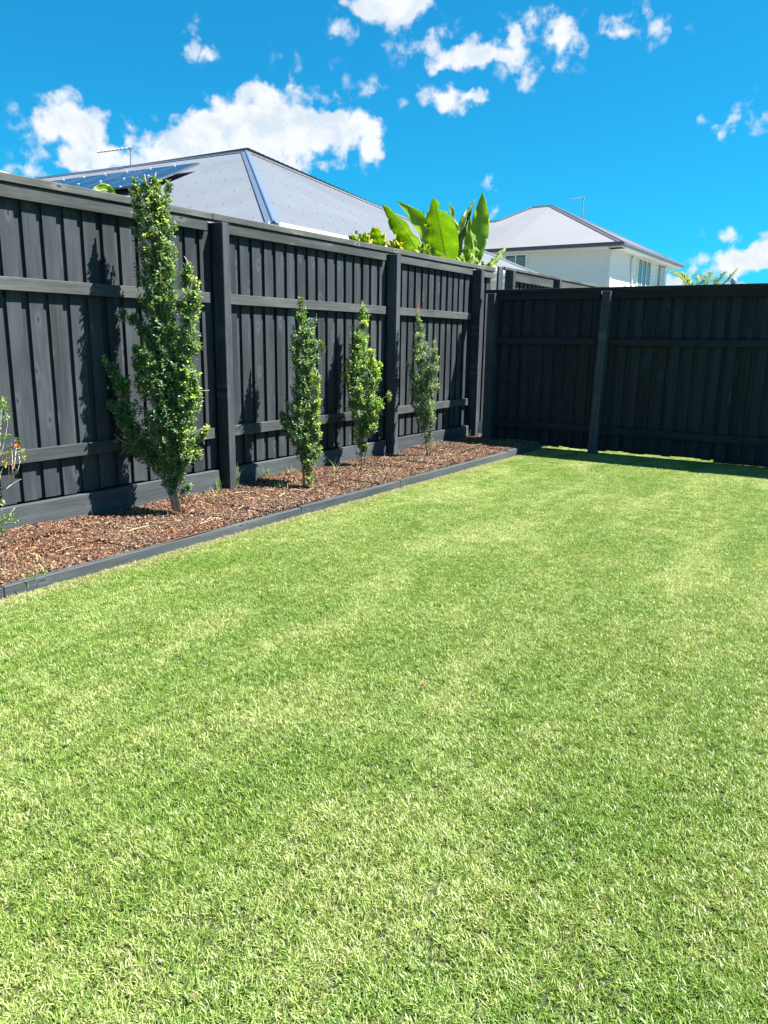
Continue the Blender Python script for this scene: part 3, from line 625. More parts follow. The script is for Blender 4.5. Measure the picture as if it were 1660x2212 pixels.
def sparse_shrub():
    """the half bare bush that reaches in at the frame's edge"""
    b = on_z(-30, 1166, 0.08); t = thing('columnar_shrub', 'sparse half bare bush with pale stems and orange dead leaves', 'shrub', tuple(b), 0, 'shrubs planted in the bark bed along the side fence')
    r = np.random.default_rng(55)
    at = lambda x, y, o=0.0: on_plane((0+x/3.405)/1.4717, (1250+y/3.405)/1.4717, b+FWH*o, FWH)-b
    m = plain('pale_twig_bark', (0.50, 0.46, 0.38), 0.8, var=0.25, scale=80)
    stems = [[(-150,1650),(-90,1350),(0,1100),(60,1000),(120,900),(160,760),(180,590)], [(0,1100),(100,1010),(160,970),(230,930)], [(-100,1350),(-20,1000),(10,860),(60,750),(90,640)],
             [(120,900),(200,820),(220,740),(205,660)], [(120,900),(190,860),(215,760)], [(100,920),(100,860),(98,770)], [(-120,1400),(-60,900),(-10,760),(5,500),(12,200),(18,90)],
             [(-60,900),(20,640),(60,480),(82,330),(82,230)], [(-100,1600),(20,1400),(90,1330),(165,1240)], [(-80,1650),(30,1500),(110,1400),(190,1400)], [(140,860),(135,700),(125,540)], [(-50,1500),(20,1260),(35,1180)]]
    tips = []; wood = MB(); P = []; D = []; N_ = []; L = []; C = []
    for i, s in enumerate(stems):
        p = np.array([at(x, y, r.normal(0, 0.02)) for x, y in s]); wood.tube(p, np.linspace(0.0055 if i in (0, 2, 6) else 0.0032, 0.0016, len(p)), 5)
    for (x, y, n, k, sp) in [(20, 120, 26, 1, 40), (60, 160, 14, 1, 30), (90, 225, 14, 0, 35), (0, 330, 10, 0, 30), (0, 480, 16, 0, 35), (60, 480, 10, 0, 30), (180, 520, 12, 0, 14), (190, 570, 22, 2, 26), (100, 600, 14, 0, 30), (90, 670, 12, 3, 26), (60, 770, 10, 3, 18), (240, 640, 14, 4, 26), (255, 700, 8, 3, 18),
                             (160, 780, 8, 2, 18), (20, 1200, 16, 4, 34), (70, 1370, 20, 0, 36), (130, 1340, 14, 0, 30), (190, 1390, 12, 0, 24), (20, 1480, 14, 0, 34), (20, 1050, 6, 0, 20), (-30, 700, 30, 0, 60), (-40, 1300, 30, 0, 60), (10, 1380, 12, 0, 25)]:
        c0 = {0: (0.11, 0.20, 0.05), 1: (0.20, 0.34, 0.06), 2: (0.62, 0.22, 0.06), 3: (0.45, 0.33, 0.06), 4: (0.22, 0.32, 0.18)}[k]
        for j in range(n):
            P.append(at(x+r.normal(0, sp*0.5), y+r.normal(0, sp*0.7), r.normal(0, 0.02))); D.append(r.normal(0, 0.7, 3)+np.array([0, 0, 0.4])); N_.append(r.normal(0, 0.5, 3)+np.array([0, 0, 1]))
            L.append(r.uniform(0.016, 0.032)*(0.7 if k == 2 else 1)); C.append(np.array(c0)*r.uniform(0.6, 1.4))
    L = np.array(L); V, Fc, CC = leaf_cloud(np.array(P), np.array(D), np.array(N_), L, L*0.5, np.array(C))
    wood.build('stem', m, t, smooth=True); o = MB().add(V, Fc, CC).build('foliage', LEAF, t, color=True); o['kind'] = 'stuff'
sparse_shrub()

# ------------------------------------------------------------------ weeds and stray leaves
def tuft(label, px, py, n, h, seed, x=None, spread=0.03, col=(0.22, 0.32, 0.10), dark=False):
    p = on_z(px, py, 0.085) if x is None else on_x(px, py, x); p[2] = 0.075
    r = np.random.default_rng(seed); n = int(n*1.2); h *= 1.1; t = thing('grass_tuft', label, 'weed', tuple(p), 0, 'stray grass tufts in the mulch bed'); mb = MB()
    for i in range(n):
        a = r.uniform(0, 2*pi); hh = h*r.uniform(0.45, 1.1); ln = r.uniform(0.15, 0.9)*hh; b = np.array([r.normal(0, spread), r.normal(0, spread), 0]); d = np.array([cos(a), sin(a), 0]); s = np.array([-sin(a), cos(a), 0])
        w = r.uniform(0.0014, 0.0030); K = 5; V = []; k2 = r.uniform(1.4, 2.4)
        if b[0]+p[0] < -4.77: b[0] = -4.765-p[0]
        for k in range(K):
            u = k/(K-1); c = b+d*ln*u**k2+np.array([0, 0, hh*(u-0.28*u**3*(ln/hh))])
            if c[0]+p[0] < -4.775: c[0] = -4.775-p[0]
            ww = w*(1-u**2)+0.0002; V += [c-s*ww, c+s*ww]
        mb.add(V, [(2*k, 2*k+1, 2*k+3, 2*k+2) for k in range(K-1)], np.array(col)*r.uniform(0.6, 1.35))
    mb.build('blades', LEAF, t, color=True)
tuft('wispy grass tuft growing at the foot of the first fence post', 486, 1042, 16, 0.20, 1, spread=0.035)
tuft('low grass sprawl trailing into the mulch before the first fence post', 470, 1075, 14, 0.10, 2, col=(0.40, 0.40, 0.17))
tuft('grass clump in the shadow just past the first fence post', 560, 1030, 18, 0.15, 3)
tuft('bluish grass patch at the plinth between first post and full shrub', 612, 1022, 26, 0.10, 4, spread=0.07, col=(0.30, 0.36, 0.16))
tuft('pale grass fringe lying in the shade left of the full shrub', 620, 1050, 22, 0.06, 5, spread=0.06, col=(0.42, 0.44, 0.22))
tuft('single thin upright grass blades by the plinth right of the full shrub', 728, 1018, 7, 0.17, 6, spread=0.02)
tuft('grass runner beside the edging left of the slim bright shrub', 725, 1020, 6, 0.07, 7, spread=0.05)
tuft('straw coloured tuft in the bed between the middle shrub and the edging', 838, 1020, 30, 0.07, 8, spread=0.10, col=(0.40, 0.38, 0.16))
tuft('thin grass blades at the end of the last plinth board', 1010, 944, 10, 0.13, 9, spread=0.03, col=(0.2, 0.28, 0.12))
tuft('dark bent grass stalks in the shaded corner of the two fences', 1072, 945, 16, 0.22, 10, spread=0.08, col=(0.10, 0.12, 0.06))
tuft('green grass runner beside the edging at the near end of the bed', 75, 1242, 24, 0.05, 11, spread=0.07, col=(0.22, 0.36, 0.08))
tuft('yellowing grass patch in the mulch in front of the sparse bush', 45, 1210, 22, 0.04, 12, spread=0.10, col=(0.42, 0.38, 0.16))
tuft('short grass sprig by the plinth behind the tallest shrub', 448, 1050, 8, 0.12, 13, spread=0.02)
def lawn_leaf(label, px, py, L, col, rz):
    p = on_z(px, py, 0.022); r = np.random.default_rng(int(px)); N = 5; V = []
    for k in range(N):
        u = k/(N-1); w = L*0.28*sin(pi*min(1, max(0.04, u)))**0.8; z = 0.006*sin(pi*u)+0.002*r.random()
        V += [(L*(u-.5), -w, z+0.004), (L*(u-.5), 0, z), (L*(u-.5), w, z+0.005)]
    o = MB().add(V, [(3*k+a, 3*k+a+1, 3*k+a+4, 3*k+a+3) for k in range(N-1) for a in (0, 1)]).build('fallen_leaf', plain('dry_leaf', col, 0.6, var=0.3, scale=60), None, loc=p)
    o.rotation_euler = (0.15, -0.1, rz); sm = o.modifiers.new('thick', 'SOLIDIFY'); sm.thickness = 0.0006
    tag(o, label, 'leaf', 'stray leaves lying on the lawn')
lawn_leaf('small brown dead leaf lying in the middle of the lawn', 917, 1483, 0.022, (0.22, 0.09, 0.05), 0.4)
lawn_leaf('pale tan dead leaf lying on the lawn near its left side', 150, 1605, 0.024, (0.34, 0.27, 0.16), 2.1)
lawn_leaf('brown dead leaf in the grass at the bottom of the picture', 418, 2158, 0.020, (0.16, 0.11, 0.05), 1.1)

# ------------------------------------------------------------------ big leaved plants beyond the fence
def big_leaf_mat(name, edge=0.0):
    m, t, b = mat(name); out = [n for n in t.n if n.type == 'OUTPUT_MATERIAL'][0]
    a = t.new('ShaderNodeAttribute'); a.attribute_name = 'Col'; U, V, Wc = t.xyz(a.outputs['Vector'])   # along, across, leaf hue
    w = t.new('ShaderNodeTexWave', wave_type='BANDS', bands_direction='X'); t.l.new(t.comb(t.math('ADD', t.math('MULTIPLY', U, 9.0), t.math('MULTIPLY', V, -1.6)), 0.0, 0.0), w.inputs['Vector'])
    w.inputs['Scale'].default_value = 1.0; w.inputs['Distortion'].default_value = 1.2; w.inputs['Detail'].default_value = 2
    p = t.new('ShaderNodeNewGeometry').outputs['Position']; n = t.noise(p, 9, 4, 0.6)
    c = t.mix(Wc, (0.036, 0.10, 0.018), (0.26, 0.375, 0.024)); c = t.mix(t.math('MULTIPLY', w.outputs['Fac'], 0.55), c, (0.14, 0.22, 0.025))
    c = t.mix(t.ramp(n, 0.48, 0.70, 0, 0.55), c, (0.36, 0.42, 0.04))
    rib = t.ramp(t.math('ABSOLUTE', V), 0.0, 0.06, 1, 0); c = t.mix(t.math('MULTIPLY', rib, 0.7), c, (0.40, 0.52, 0.14))
    if edge:
        e = t.math('ADD', t.math('ABSOLUTE', V), t.math('MULTIPLY', t.math('SUBTRACT', t.noise(p, 14, 5, 0.7), 0.5), 2.2))
        c = t.mix(t.ramp(e, 0.62, 0.95, 0, edge), c, (0.55, 0.46, 0.05)); c = t.mix(t.ramp(e, 1.0, 1.3, 0, edge), c, (0.42, 0.17, 0.07))
    t.l.new(c, b.inputs['Base Color']); b.inputs['Roughness'].default_value = 0.36
    tr = t.new('ShaderNodeBsdfTranslucent'); t.l.new(t.mix(1.0, c, (1.9, 1.9, 0.5), 'MULTIPLY'), tr.inputs[0])
    mx = t.new('ShaderNodeMixShader'); mx.inputs[0].default_value = 0.52; t.l.new(b.outputs[0], mx.inputs[1]); t.l.new(tr.outputs[0], mx.inputs[2]); t.l.new(mx.outputs[0], out.inputs[0])
    bp = t.new('ShaderNodeBump'); bp.inputs['Strength'].default_value = 0.35; bp.inputs['Distance'].default_value = 0.01; t.l.new(w.outputs['Fac'], bp.inputs['Height']); t.l.new(bp.outputs[0], b.inputs['Normal'])
    return m
BL = big_leaf_mat('banana_leaf'); BLD = big_leaf_mat('burnt_leaf', 0.9)
RIB = plain('leaf_midrib', (0.24, 0.33, 0.09), 0.5, var=0.1)
def big_leaf(t, base, tip, width, bend=(0, 0, 0), roll=0.0, fold=0.35, hue=0.8, ripple=0.03, curl=0.0, tears=(), seed=0, mt=None, p=0.62, rib=0.007, start=0.0):
    """base, tip in the place (metres); bend = offset of the middle; the blade turns about its midrib by roll"""
    base = np.array(base); tip = np.array(tip); ctrl = (base+tip)/2+np.array(bend)*2.0; r = np.random.default_rng(seed); O = np.array(t.location)
    N = 64; K = 9; V = []; C = []; pts = []
    for i in range(N):
        u = i/(N-1); c = (1-u)**2*base+2*u*(1-u)*ctrl+u*u*tip; d = unit(2*(1-u)*(ctrl-base)+2*u*(tip-ctrl)); pts.append(c)
        v0 = unit(CAM-c); s = unit(np.cross(d, v0)); nn = unit(np.cross(s, d)); ra = roll+curl*u; s2 = s*cos(ra)+nn*sin(ra); n2 = -s*sin(ra)+nn*cos(ra)
        w = width*0.5*(max(0.0, sin(pi*min(1.0, max(0.0, (u-start)/(1-start)))**p))**(0.60 if u**p < 0.5 else 0.95))*(1.0 if u < 0.985 else 0.3)
        for k in range(K):
            a = -1+2*k/(K-1); wa = w
            for (tu, side, dep, tw) in tears:
                if a*side > 0: wa *= 1-dep*math.exp(-((u-tu)/tw)**2)
            wob = ripple*sin(u*23+a*2+seed)*abs(a)**1.5*(w/width*2)
            V.append(c+s2*wa*a*cos(fold*abs(a))+n2*(wa*abs(a)*sin(fold*abs(a))+wob)+d*abs(a)*wa*0.25); C.append((u, a, hue))
    f = [(i*K+k, i*K+k+1, (i+1)*K+k+1, (i+1)*K+k) for i in range(N-1) for k in range(K-1)]
    o = MB().add(np.array(V)-O, f, np.array(C)).build('leaf', mt or BL, t, smooth=True, color=True); sm = o.modifiers.new('thick', 'SOLIDIFY'); sm.thickness = 0.0012
    MB().tube(np.array(pts)[:-2]-O, np.linspace(rib, rib*0.25, N-2), 5).build('midrib', RIB, o, smooth=True)
    return o
def Z5(x, y, X=-6.1): return on_x((1200+x/2.371)/1.4717, (600+y/2.371)/1.4717, X)
def banana():
    b = Z5(540, 560); b[2] = 0.0; t = thing('banana_plant', 'tall broad leaved banana plant rising behind the side fence, lit from behind', 'plant', tuple(b))
    px = np.linalg.norm(Z5(540, 400)-CAM)/F/2.371/1.4717*1.0     # metres per zoomed pixel
    W_ = lambda w: w*px
    L = lambda b_, t_, w, X0=-6.1, X1=-6.1, **k: big_leaf(t, Z5(*b_, X0), Z5(*t_, X1), W_(w), **k)
    up = lambda z: (0, 0, z)
    L((345,560),(35,108),160, bend=(0.02,0,0.05), roll=0.55, hue=0.75, fold=0.5, seed=1, tears=((.35,-1,.3,.008),), p=.7)
    L((500,590),(147,92),165, -6.3, -6.2, bend=(0.04,0.03,0.06), roll=-0.5, hue=0.85, fold=0.4, seed=2, p=.75)
    L((430,600),(352,140),90, -6.5, -6.6, bend=(-0.06,0,0.0), roll=1.0, hue=0.5, seed=3)
    L((535,620),(425,62),235, -6.0, -5.9, bend=(0.0,0,0.02), roll=0.12, hue=0.95, fold=0.28, seed=4, tears=((.60,-1,.35,.008),(.82,1,.75,.045),(.71,1,.5,.008)), p=.80, rib=.010)
    L((525,560),(543,95),110, -6.25, -6.3, bend=(0.03,0.05,0), roll=-0.9, hue=0.6, seed=5, p=.9)
    L((610,610),(742,76),125, -6.3, -6.4, bend=(-0.05,-0.06,0.03), roll=0.7, hue=0.0, fold=0.6, seed=6, curl=-0.3)  # rear leaf: its shade is put into the dark hue
    L((660,620),(700,200),85, -6.4, -6.4, bend=(0.02,0.02,0), roll=0.3, hue=0.9, seed=16)
    L((735,600),(795,24),150, -6.0, -6.1, bend=(0.0,0.06,0.0), roll=0.25, hue=0.95, fold=0.35, seed=7, p=.9, tears=((.35,1,.4,.008),))
    L((715,610),(715,330),70, -5.9, -6.0, bend=(0.02,0.03,0), roll=-0.7, hue=0.9, fold=.5, seed=8)
    L((655,620),(680,430),95, -5.8, -5.8, roll=0.2, hue=0.8, seed=9); L((480,620),(405,430),90, -5.9, -6.0, roll=-0.4, hue=0.55, seed=10)
    L((320,560),(345,400),95, -5.8, -5.9, roll=0.6, hue=0.85, seed=11, fold=0.5); L((430,600),(310,420),80, -5.9, -6.1, roll=0.9, hue=0.4, seed=12)
    L((540,610),(430,460),100, -5.7, -5.8, roll=0.2, hue=0.9, seed=13); L((600,620),(640,500),90, -5.7, -5.7, roll=0.1, hue=1.0, seed=14, mt=BLD)
    L((760,560),(775,455),50, -6.0, -6.0, roll=0.3, hue=1.0, seed=17, mt=BLD); L((385,590),(392,385),34, -5.7, -5.7, roll=0.8, hue=1.0, seed=18, mt=BLD)
    st = MB()
    for (x, X0) in ((540,-6.1),(430,-6.2),(650,-6.2),(730,-6.05),(345,-6.05)):
        p = Z5(x, 600, X0); q = p.copy(); q[2] = 0; st.tube([q-b*np.array([1,1,0]), p-b*np.array([1,1,0])], [0.06, 0.03], 8)
    st.build('stalks', RIB, t, smooth=True)
banana()
def side_plants():
    b = Z5(810, 580, -5.5); b[2] = 0; t = thing('leafy_plant', 'single ragged grey green leaf leaning right beside the banana plant', 'plant', tuple(b))
    px = np.linalg.norm(Z5(800, 560, -5.4)-CAM)/F/2.371/1.4717
    o = big_leaf(t, Z5(795,600,-5.4), Z5(975,412,-5.6), 72*px, bend=(0.03,0,-0.05), roll=-0.55, hue=0.35, fold=.4, seed=30, tears=((.55,1,.6,.04),(.75,1,.5,.03),(.4,-1,.3,.03)), ripple=.05)
    big_leaf(t, Z5(800,600,-5.4), Z5(793,538,-5.4), 28*px, roll=.4, hue=.5, seed=31)
    q = Z5(800, 600, -5.4); MB().tube([(q[0]-b[0], q[1]-b[1], 0), q-b*np.array([1,1,0])], [0.03, 0.02], 6).build('stalk', RIB, t)
    A = lambda x, y, X=-5.5: on_x((1100+x/3.018)/1.4717, (580+y/3.018)/1.4717, X)
    b = A(300, 640); b[2] = 0; t = thing('leafy_plant', 'low plant with crumpled sun scorched yellow edged leaves behind the fence', 'plant', tuple(b))
    px = np.linalg.norm(A(300, 600)-CAM)/F/3.018/1.4717
    big_leaf(t, A(330,700), A(262,425), 250*px, bend=(0,0.02,0.02), roll=.25, hue=.85, fold=.7, seed=40, mt=BLD, ripple=.09, p=.9)
    big_leaf(t, A(420,700), A(470,545,-5.4), 170*px, bend=(0,0,0.03), roll=-.5, hue=.7, fold=.6, seed=41, mt=BLD, ripple=.09)
    big_leaf(t, A(210,640), A(75,452,-5.7), 60*px, bend=(0,0,0.03), roll=.9, hue=.55, seed=42); big_leaf(t, A(200,650), A(185,470,-5.4), 120*px, roll=.3, hue=.8, seed=43, mt=BLD, ripple=.08)
    big_leaf(t, A(130,640,-5.6), A(20,515,-5.6), 90*px, bend=(0,0,0.04), roll=.4, hue=.25, seed=44, ripple=.05); big_leaf(t, A(470,720,-5.4), A(550,650,-5.35), 120*px, bend=(0,0,.05), roll=.3, hue=.8, seed=45, mt=BLD, ripple=.08)
    q = A(300, 690); MB().tube([(0, 0, 0), (q[0]-b[0], q[1]-b[1], q[2])], [0.05, 0.03], 6).build('stalk', RIB, t)
    A = lambda x, y, X=-5.4: on_x((100+x/2.7667)/1.4717, (440+y/2.7667)/1.4717, X)
    b = A(600, 520); b[2] = 0; t = thing('leafy_plant', 'arched bright green leaf tip just clearing the fence below the solar panels', 'plant', tuple(b))
    px = np.linalg.norm(A(600, 480)-CAM)/F/2.7667/1.4717
    big_leaf(t, A(525,530), A(752,512,-5.35), 95*px, bend=(0,-0.0,0.055), roll=.1, hue=.9, fold=.25, seed=50, p=.9, ripple=.006); big_leaf(t, A(575,560), A(515,455), 60*px, roll=.3, bend=(0,0,.02), hue=.7, seed=51)
    q = A(560, 560); MB().tube([(0, 0, 0), (q[0]-b[0], q[1]-b[1], q[2])], [0.04, 0.02], 6).build('stalk', RIB, t)
side_plants()
def palm():
    Yp = 15.5; A = lambda x, y, dy=0.0: on_y((1900+x/3.057)/1.4717, (750+y/3.057)/1.4717, Yp+dy)
    b = A(1040, 600); c0 = b.copy(); b[2] = 0; t = thing('palm_tree', 'small palm with drooping fronds showing above the end fence', 'palm', tuple(b))
    m = foliage('palm_leaves', 0.35, 0.4)
    MB().tube([(0, 0, 0), (0, 0, c0[2])], [0.12, 0.09], 10).build('trunk', BARKM, t, smooth=True)
    r = np.random.default_rng(77)
    for i, (q, w, dens) in enumerate([([(1000,640),(880,500),(810,400),(733,348)], 110, 1), ([(1030,640),(990,520),(985,430),(975,375)], 95, 1), ([(1050,640),(1040,520),(1070,420),(1098,362)], 80, 1),
                         ([(1070,640),(1130,490),(1190,410),(1243,352)], 62, 1), ([(1080,640),(1215,480),(1290,400),(1362,318)], 48, 1), ([(1010,640),(930,540),(900,470),(880,400)], 90, 1), ([(1060,650),(1100,560),(1150,500),(1180,450)], 70, 1)]):
        P = np.array([A(x, y, r.uniform(-.3, .3)) for x, y in q]); u = np.linspace(0, 1, 30); pts = np.array([[np.interp(v, np.linspace(0, 1, 4), P[:, k]) for k in range(3)] for v in u])
        pts = (pts+np.roll(pts, 1, 0)+np.roll(pts, -1, 0))/3; pts[0] = P[0]; pts[-1] = P[-1]
        mb = MB(); mb.tube(pts-b, np.linspace(0.014, 0.003, 30), 5, c=(0.26, 0.34, 0.10)); L = []; sc = np.linalg.norm(P[1]-CAM)/F/3.057/1.4717
        PP = []; DD = []; NN = []; LL = []; CC = []
        for j in range(3, 30):
            d = unit(pts[min(j+1, 29)]-pts[j-1]); s = unit(np.cross(d, [0, 0, 1])); 
            for sg in (-1, 1):
                PP.append(pts[j]); DD.append(d*0.85+s*sg*0.75+np.array([0, 0, 0.25+r.normal(0, .1)])+r.normal(0, .1, 3)); NN.append([0, 0, 1]); LL.append(w*sc*(0.35+0.9*sin(pi*(j/29)**0.8)))
                CC.append(np.array((0.11, 0.17, 0.05))*r.uniform(.7, 1.4) if i not in (0, 5) else np.array((0.19, 0.24, 0.055))*r.uniform(.7, 1.3))
        LL = np.array(LL); V, Fc, C = leaf_cloud(np.array(PP), np.array(DD), np.array(NN), LL, LL*0.055+0.012, np.array(CC), fold=.3, curl=.22); mb.add(V-b, Fc, C)
        mb.build('frond', m, t, color=True)
palm()

# ------------------------------------------------------------------ houses
def metal_roof(name, col):
    m, t, b = mat(name); p = t.new('ShaderNodeNewGeometry').outputs['Position']
    c = t.mix(t.ramp(t.noise(p, 0.9, 5, 0.6), 0.35, 0.7), tuple(x*0.94 for x in col), tuple(x*1.04 for x in col)); c = t.mix(t.ramp(t.noise(p, 25, 3), 0.5, 0.8, 0, 0.12), c, tuple(x*0.7 for x in col))
    t.l.new(c, b.inputs['Base Color']); b.inputs['Roughness'].default_value = 0.42; b.inputs['Specular IOR Level'].default_value = 0.5; return m
ROOF1 = metal_roof('roof_steel_pale', (0.120, 0.132, 0.156)); ROOF2 = metal_roof('roof_steel_grey', (0.086, 0.092, 0.110)); CAPM = metal_roof('ridge_steel', (0.088, 0.118, 0.178)); GUT = plain('gutter_steel', (0.72, 0.73, 0.74), 0.4, var=.04)  # CAPM: the sky's reflection is put into the colour as blue
CAPG = plain('gutter_dark', (0.075, 0.075, 0.098), 0.45, var=.05)
WHITE = plain('white_trim', (0.80, 0.81, 0.80), 0.5, var=.04, scale=3); BOARDW = plain('white_weatherboard', (0.70, 0.70, 0.70), 0.55, var=.012, scale=2.2); SOFF = plain('soffit', (0.75, 0.76, 0.76), 0.6, var=.03)
GLS, gt, gb = mat('window_glass'); gb.inputs['Base Color'].default_value = (0.05, 0.07, 0.09, 1); gb.inputs['Roughness'].default_value = 0.06; gb.inputs['Specular IOR Level'].default_value = 1.0
BLIND = plain('shutter_grey', (0.30, 0.32, 0.33), 0.5, var=.05); SCREW = plain('roof_screws', (0.07, 0.075, 0.09), 0.5); MET = plain('galvanised', (0.35, 0.37, 0.40), 0.45, metal=0.6)
def corrugated(poly, e, mtl, name, parent, pitch=0.0762, amp=0.0085, screws=True, O=(0, 0, 0)):
    poly = np.array(poly); e = unit(e); n = unit(np.cross(poly[1]-poly[0], poly[2]-poly[0])); n = -n if n[2] < 0 else n
    s = np.cross(n, e); s = -s if s[2] < 0 else s
    P0 = poly[0]; U = (poly-P0)@e; Vv = (poly-P0)@s; k = len(poly); step = pitch/6
    us = np.arange(U.min()+1e-4, U.max()-1e-4, step); V = []; 
    for u in us:
        hits = []
        for i in range(k):
            a, b_ = U[i], U[(i+1) % k]
            if (a-u)*(b_-u) <= 0 and abs(a-b_) > 1e-9: hits.append(Vv[i]+(Vv[(i+1) % k]-Vv[i])*(u-a)/(b_-a))
        lo, hi = (min(hits), max(hits)) if len(hits) > 1 else (0, 0)
        h = amp*sin(2*pi*u/pitch); V += [P0+e*u+s*lo+n*h, P0+e*u+s*hi+n*h]
    f = [(2*i, 2*i+2, 2*i+3, 2*i+1) for i in range(len(us)-1)]
    MB().add(np.array(V)-O, f).build(name, mtl, parent, smooth=True)
    if screws:
        sm = MB(); row = 0; v = Vv.min()+0.35
        while v < Vv.max():
            for j in range(int((U.max()-U.min())/(pitch*5))):
                u = U.min()+pitch*(5*j+0.25)+(row % 2)*pitch*2.0; hits = []
                for i in range(k):
                    a, b_ = U[i], U[(i+1) % k]
                    if (a-u)*(b_-u) <= 0 and abs(a-b_) > 1e-9: hits.append(Vv[i]+(Vv[(i+1) % k]-Vv[i])*(u-a)/(b_-a))
                if len(hits) > 1 and min(hits)+0.1 < v < max(hits)-0.1:
                    c = P0+e*u+s*v+n*amp; sm.frame_box(c-O, e, s, n, (-.006, -.006, 0), (.006, .006, .007))
            v += 0.9; row += 1
        q = sm.build('screws', SCREW, parent); q['kind'] = 'stuff'
    return n, s
def beam(a, b, w, h, up=(0, 0, 1)):
    """box from a to b, w wide, h high, centred on the line"""
    a = np.array(a, float); b = np.array(b, float); d = unit(b-a); s = unit(np.cross(d, up)); u = np.cross(s, d); return a, d, s, u, np.linalg.norm(b-a), w, h
def add_beam(mb, O, a, b, w, h, up=(0, 0, 1)):
    a, d, s, u, L, w, h = beam(a, b, w, h, up); mb.frame_box(a-O, d, s, u, (0, -w/2, -h/2), (L, w/2, h/2)); return mb
def cap_strip(name, parent, O, a, b, nL, nR, w=0.16, m=None):
    """ridge capping: two flanges following both roof planes and a rolled crown"""
    a = np.array(a, float); b = np.array(b, float); d = unit(b-a); mb = MB()
    for n in (nL, nR):
        s = unit(np.cross(d, n)); s = -s if s[2] > 0 else s
        p = [a+n*0.014, b+n*0.014, b+n*0.014+s*w, a+n*0.014+s*w]; q = [x+n*0.006 for x in p]
        mb.add(np.array(p+q)-O, [(0,1,2,3),(4,7,6,5),(0,4,5,1),(1,5,6,2),(2,6,7,3),(3,7,4,0)])
    mb.tube([a-O+np.array([0,0,.012]), b-O+np.array([0,0,.012])], 0.028, 8); return mb.build(name, m or CAPM, parent)
def eave(parent, O, a, b, out, gut=GUT, over=0.5, gh=0.115, fas=True):
    """gutter along a-b, fascia and soffit behind it; out = outward horizontal unit vector"""
    out = np.array(out); a = np.array(a, float); b = np.array(b, float); d = unit(b-a); mb = MB(); L = np.linalg.norm(b-a)
    prof = [(0.0, 0.0), (0.0, -gh), (0.10, -gh), (0.125, -gh*0.55), (0.125, 0.012), (0.105, 0.012), (0.105, -gh+0.02), (0.015, -gh+0.02), (0.015, 0.0)]
    V = []; 
    for e in (a, b):
        for (x, z) in prof: V.append(e+out*(x-0.02)+np.array([0, 0, z]))
    n = len(prof); mb.add(np.array(V)-O, [(i, (i+1) % n, n+(i+1) % n, n+i) for i in range(n)]+[tuple(range(n-1, -1, -1)), tuple(range(n, 2*n))]); mb.build('gutter', gut, parent)
    MB().frame_box(a-O, d, out, (0, 0, 1), (0, -0.045, -0.19), (L, -0.022, -0.003)).build('fascia', WHITE, parent)
    MB().frame_box(a-O, d, out, (0, 0, 1), (0, -over-0.02, -0.185), (L, -0.047, -0.172)).build('soffit', SOFF, parent)
def wall_boards(parent, O, a, b, z0, z1, out, pitch=0.19):
    a = np.array(a, float); b = np.array(b, float); out = np.array(out); d = unit(b-a); L = np.linalg.norm(b-a); mb = MB()
    z = z0; V = []; n = 0; f = []
    mb.frame_box(np.array([a[0], a[1], 0])-O, d, out, (0, 0, 1), (0, -0.12, z0), (L, -0.02, z1))
    while z < z1-0.02:
        h = min(pitch, z1-z); base = np.array([a[0], a[1], z]); 
        q = [base+out*0.022, base+out*0.004+np.array([0,0,h]), base-out*0.018+np.array([0,0,h]), base-out*0.018]
        q2 = [x+d*L for x in q]; mb.add(np.array(q+q2)-O, [(0,4,5,1),(3,7,4,0),(1,5,6,2),(0,1,2,3),(7,6,5,4)]); z += pitch
    o = mb.build('cladding', BOARDW, parent); o['kind'] = 'stuff'
def window(parent, O, a, d, out, w, z0, z1, panes=2, shutters=()):
    """a = ground point of the left jamb, d along the wall"""
    fr = MB(); fw_ = 0.07
    bx = lambda mb, u0, u1, w0, w1, y0, y1: mb.frame_box(np.array([a[0], a[1], 0])-O, d, out, (0, 0, 1), (u0, y0, w0), (u1, y1, w1))
    bx(fr, -fw_, w+fw_, z0-fw_, z0, 0.015, 0.075); bx(fr, -fw_-.02, w+fw_+.02, z1, z1+fw_*1.2, 0.015, 0.085); bx(fr, -fw_, 0, z0, z1, 0.015, 0.07); bx(fr, w, w+fw_, z0, z1, 0.015, 0.07)
    for i in range(1, panes): bx(fr, w*i/panes-.025, w*i/panes+.025, z0, z1, 0.03, 0.066)
    o = fr.build('window', WHITE, parent)
    for i in range(panes):
        g = MB(); bx(g, w*i/panes+(.025 if i else 0.002), w*(i+1)/panes-(.025 if i < panes-1 else 0.002), z0+.002, z1-.002, 0.026, 0.036); g.build('pane', GLS, o)
        if i in shutters:
            s = MB(); z = z0+.03
            while z < z1-.06:
                bx(s, w*i/panes+.05, w*(i+1)/panes-.05, z, z+.03, 0.04, 0.05); z += 0.065
            q = s.build('shutter', BLIND if shutters[i] else WHITE, o); q['kind'] = 'stuff'
    return o
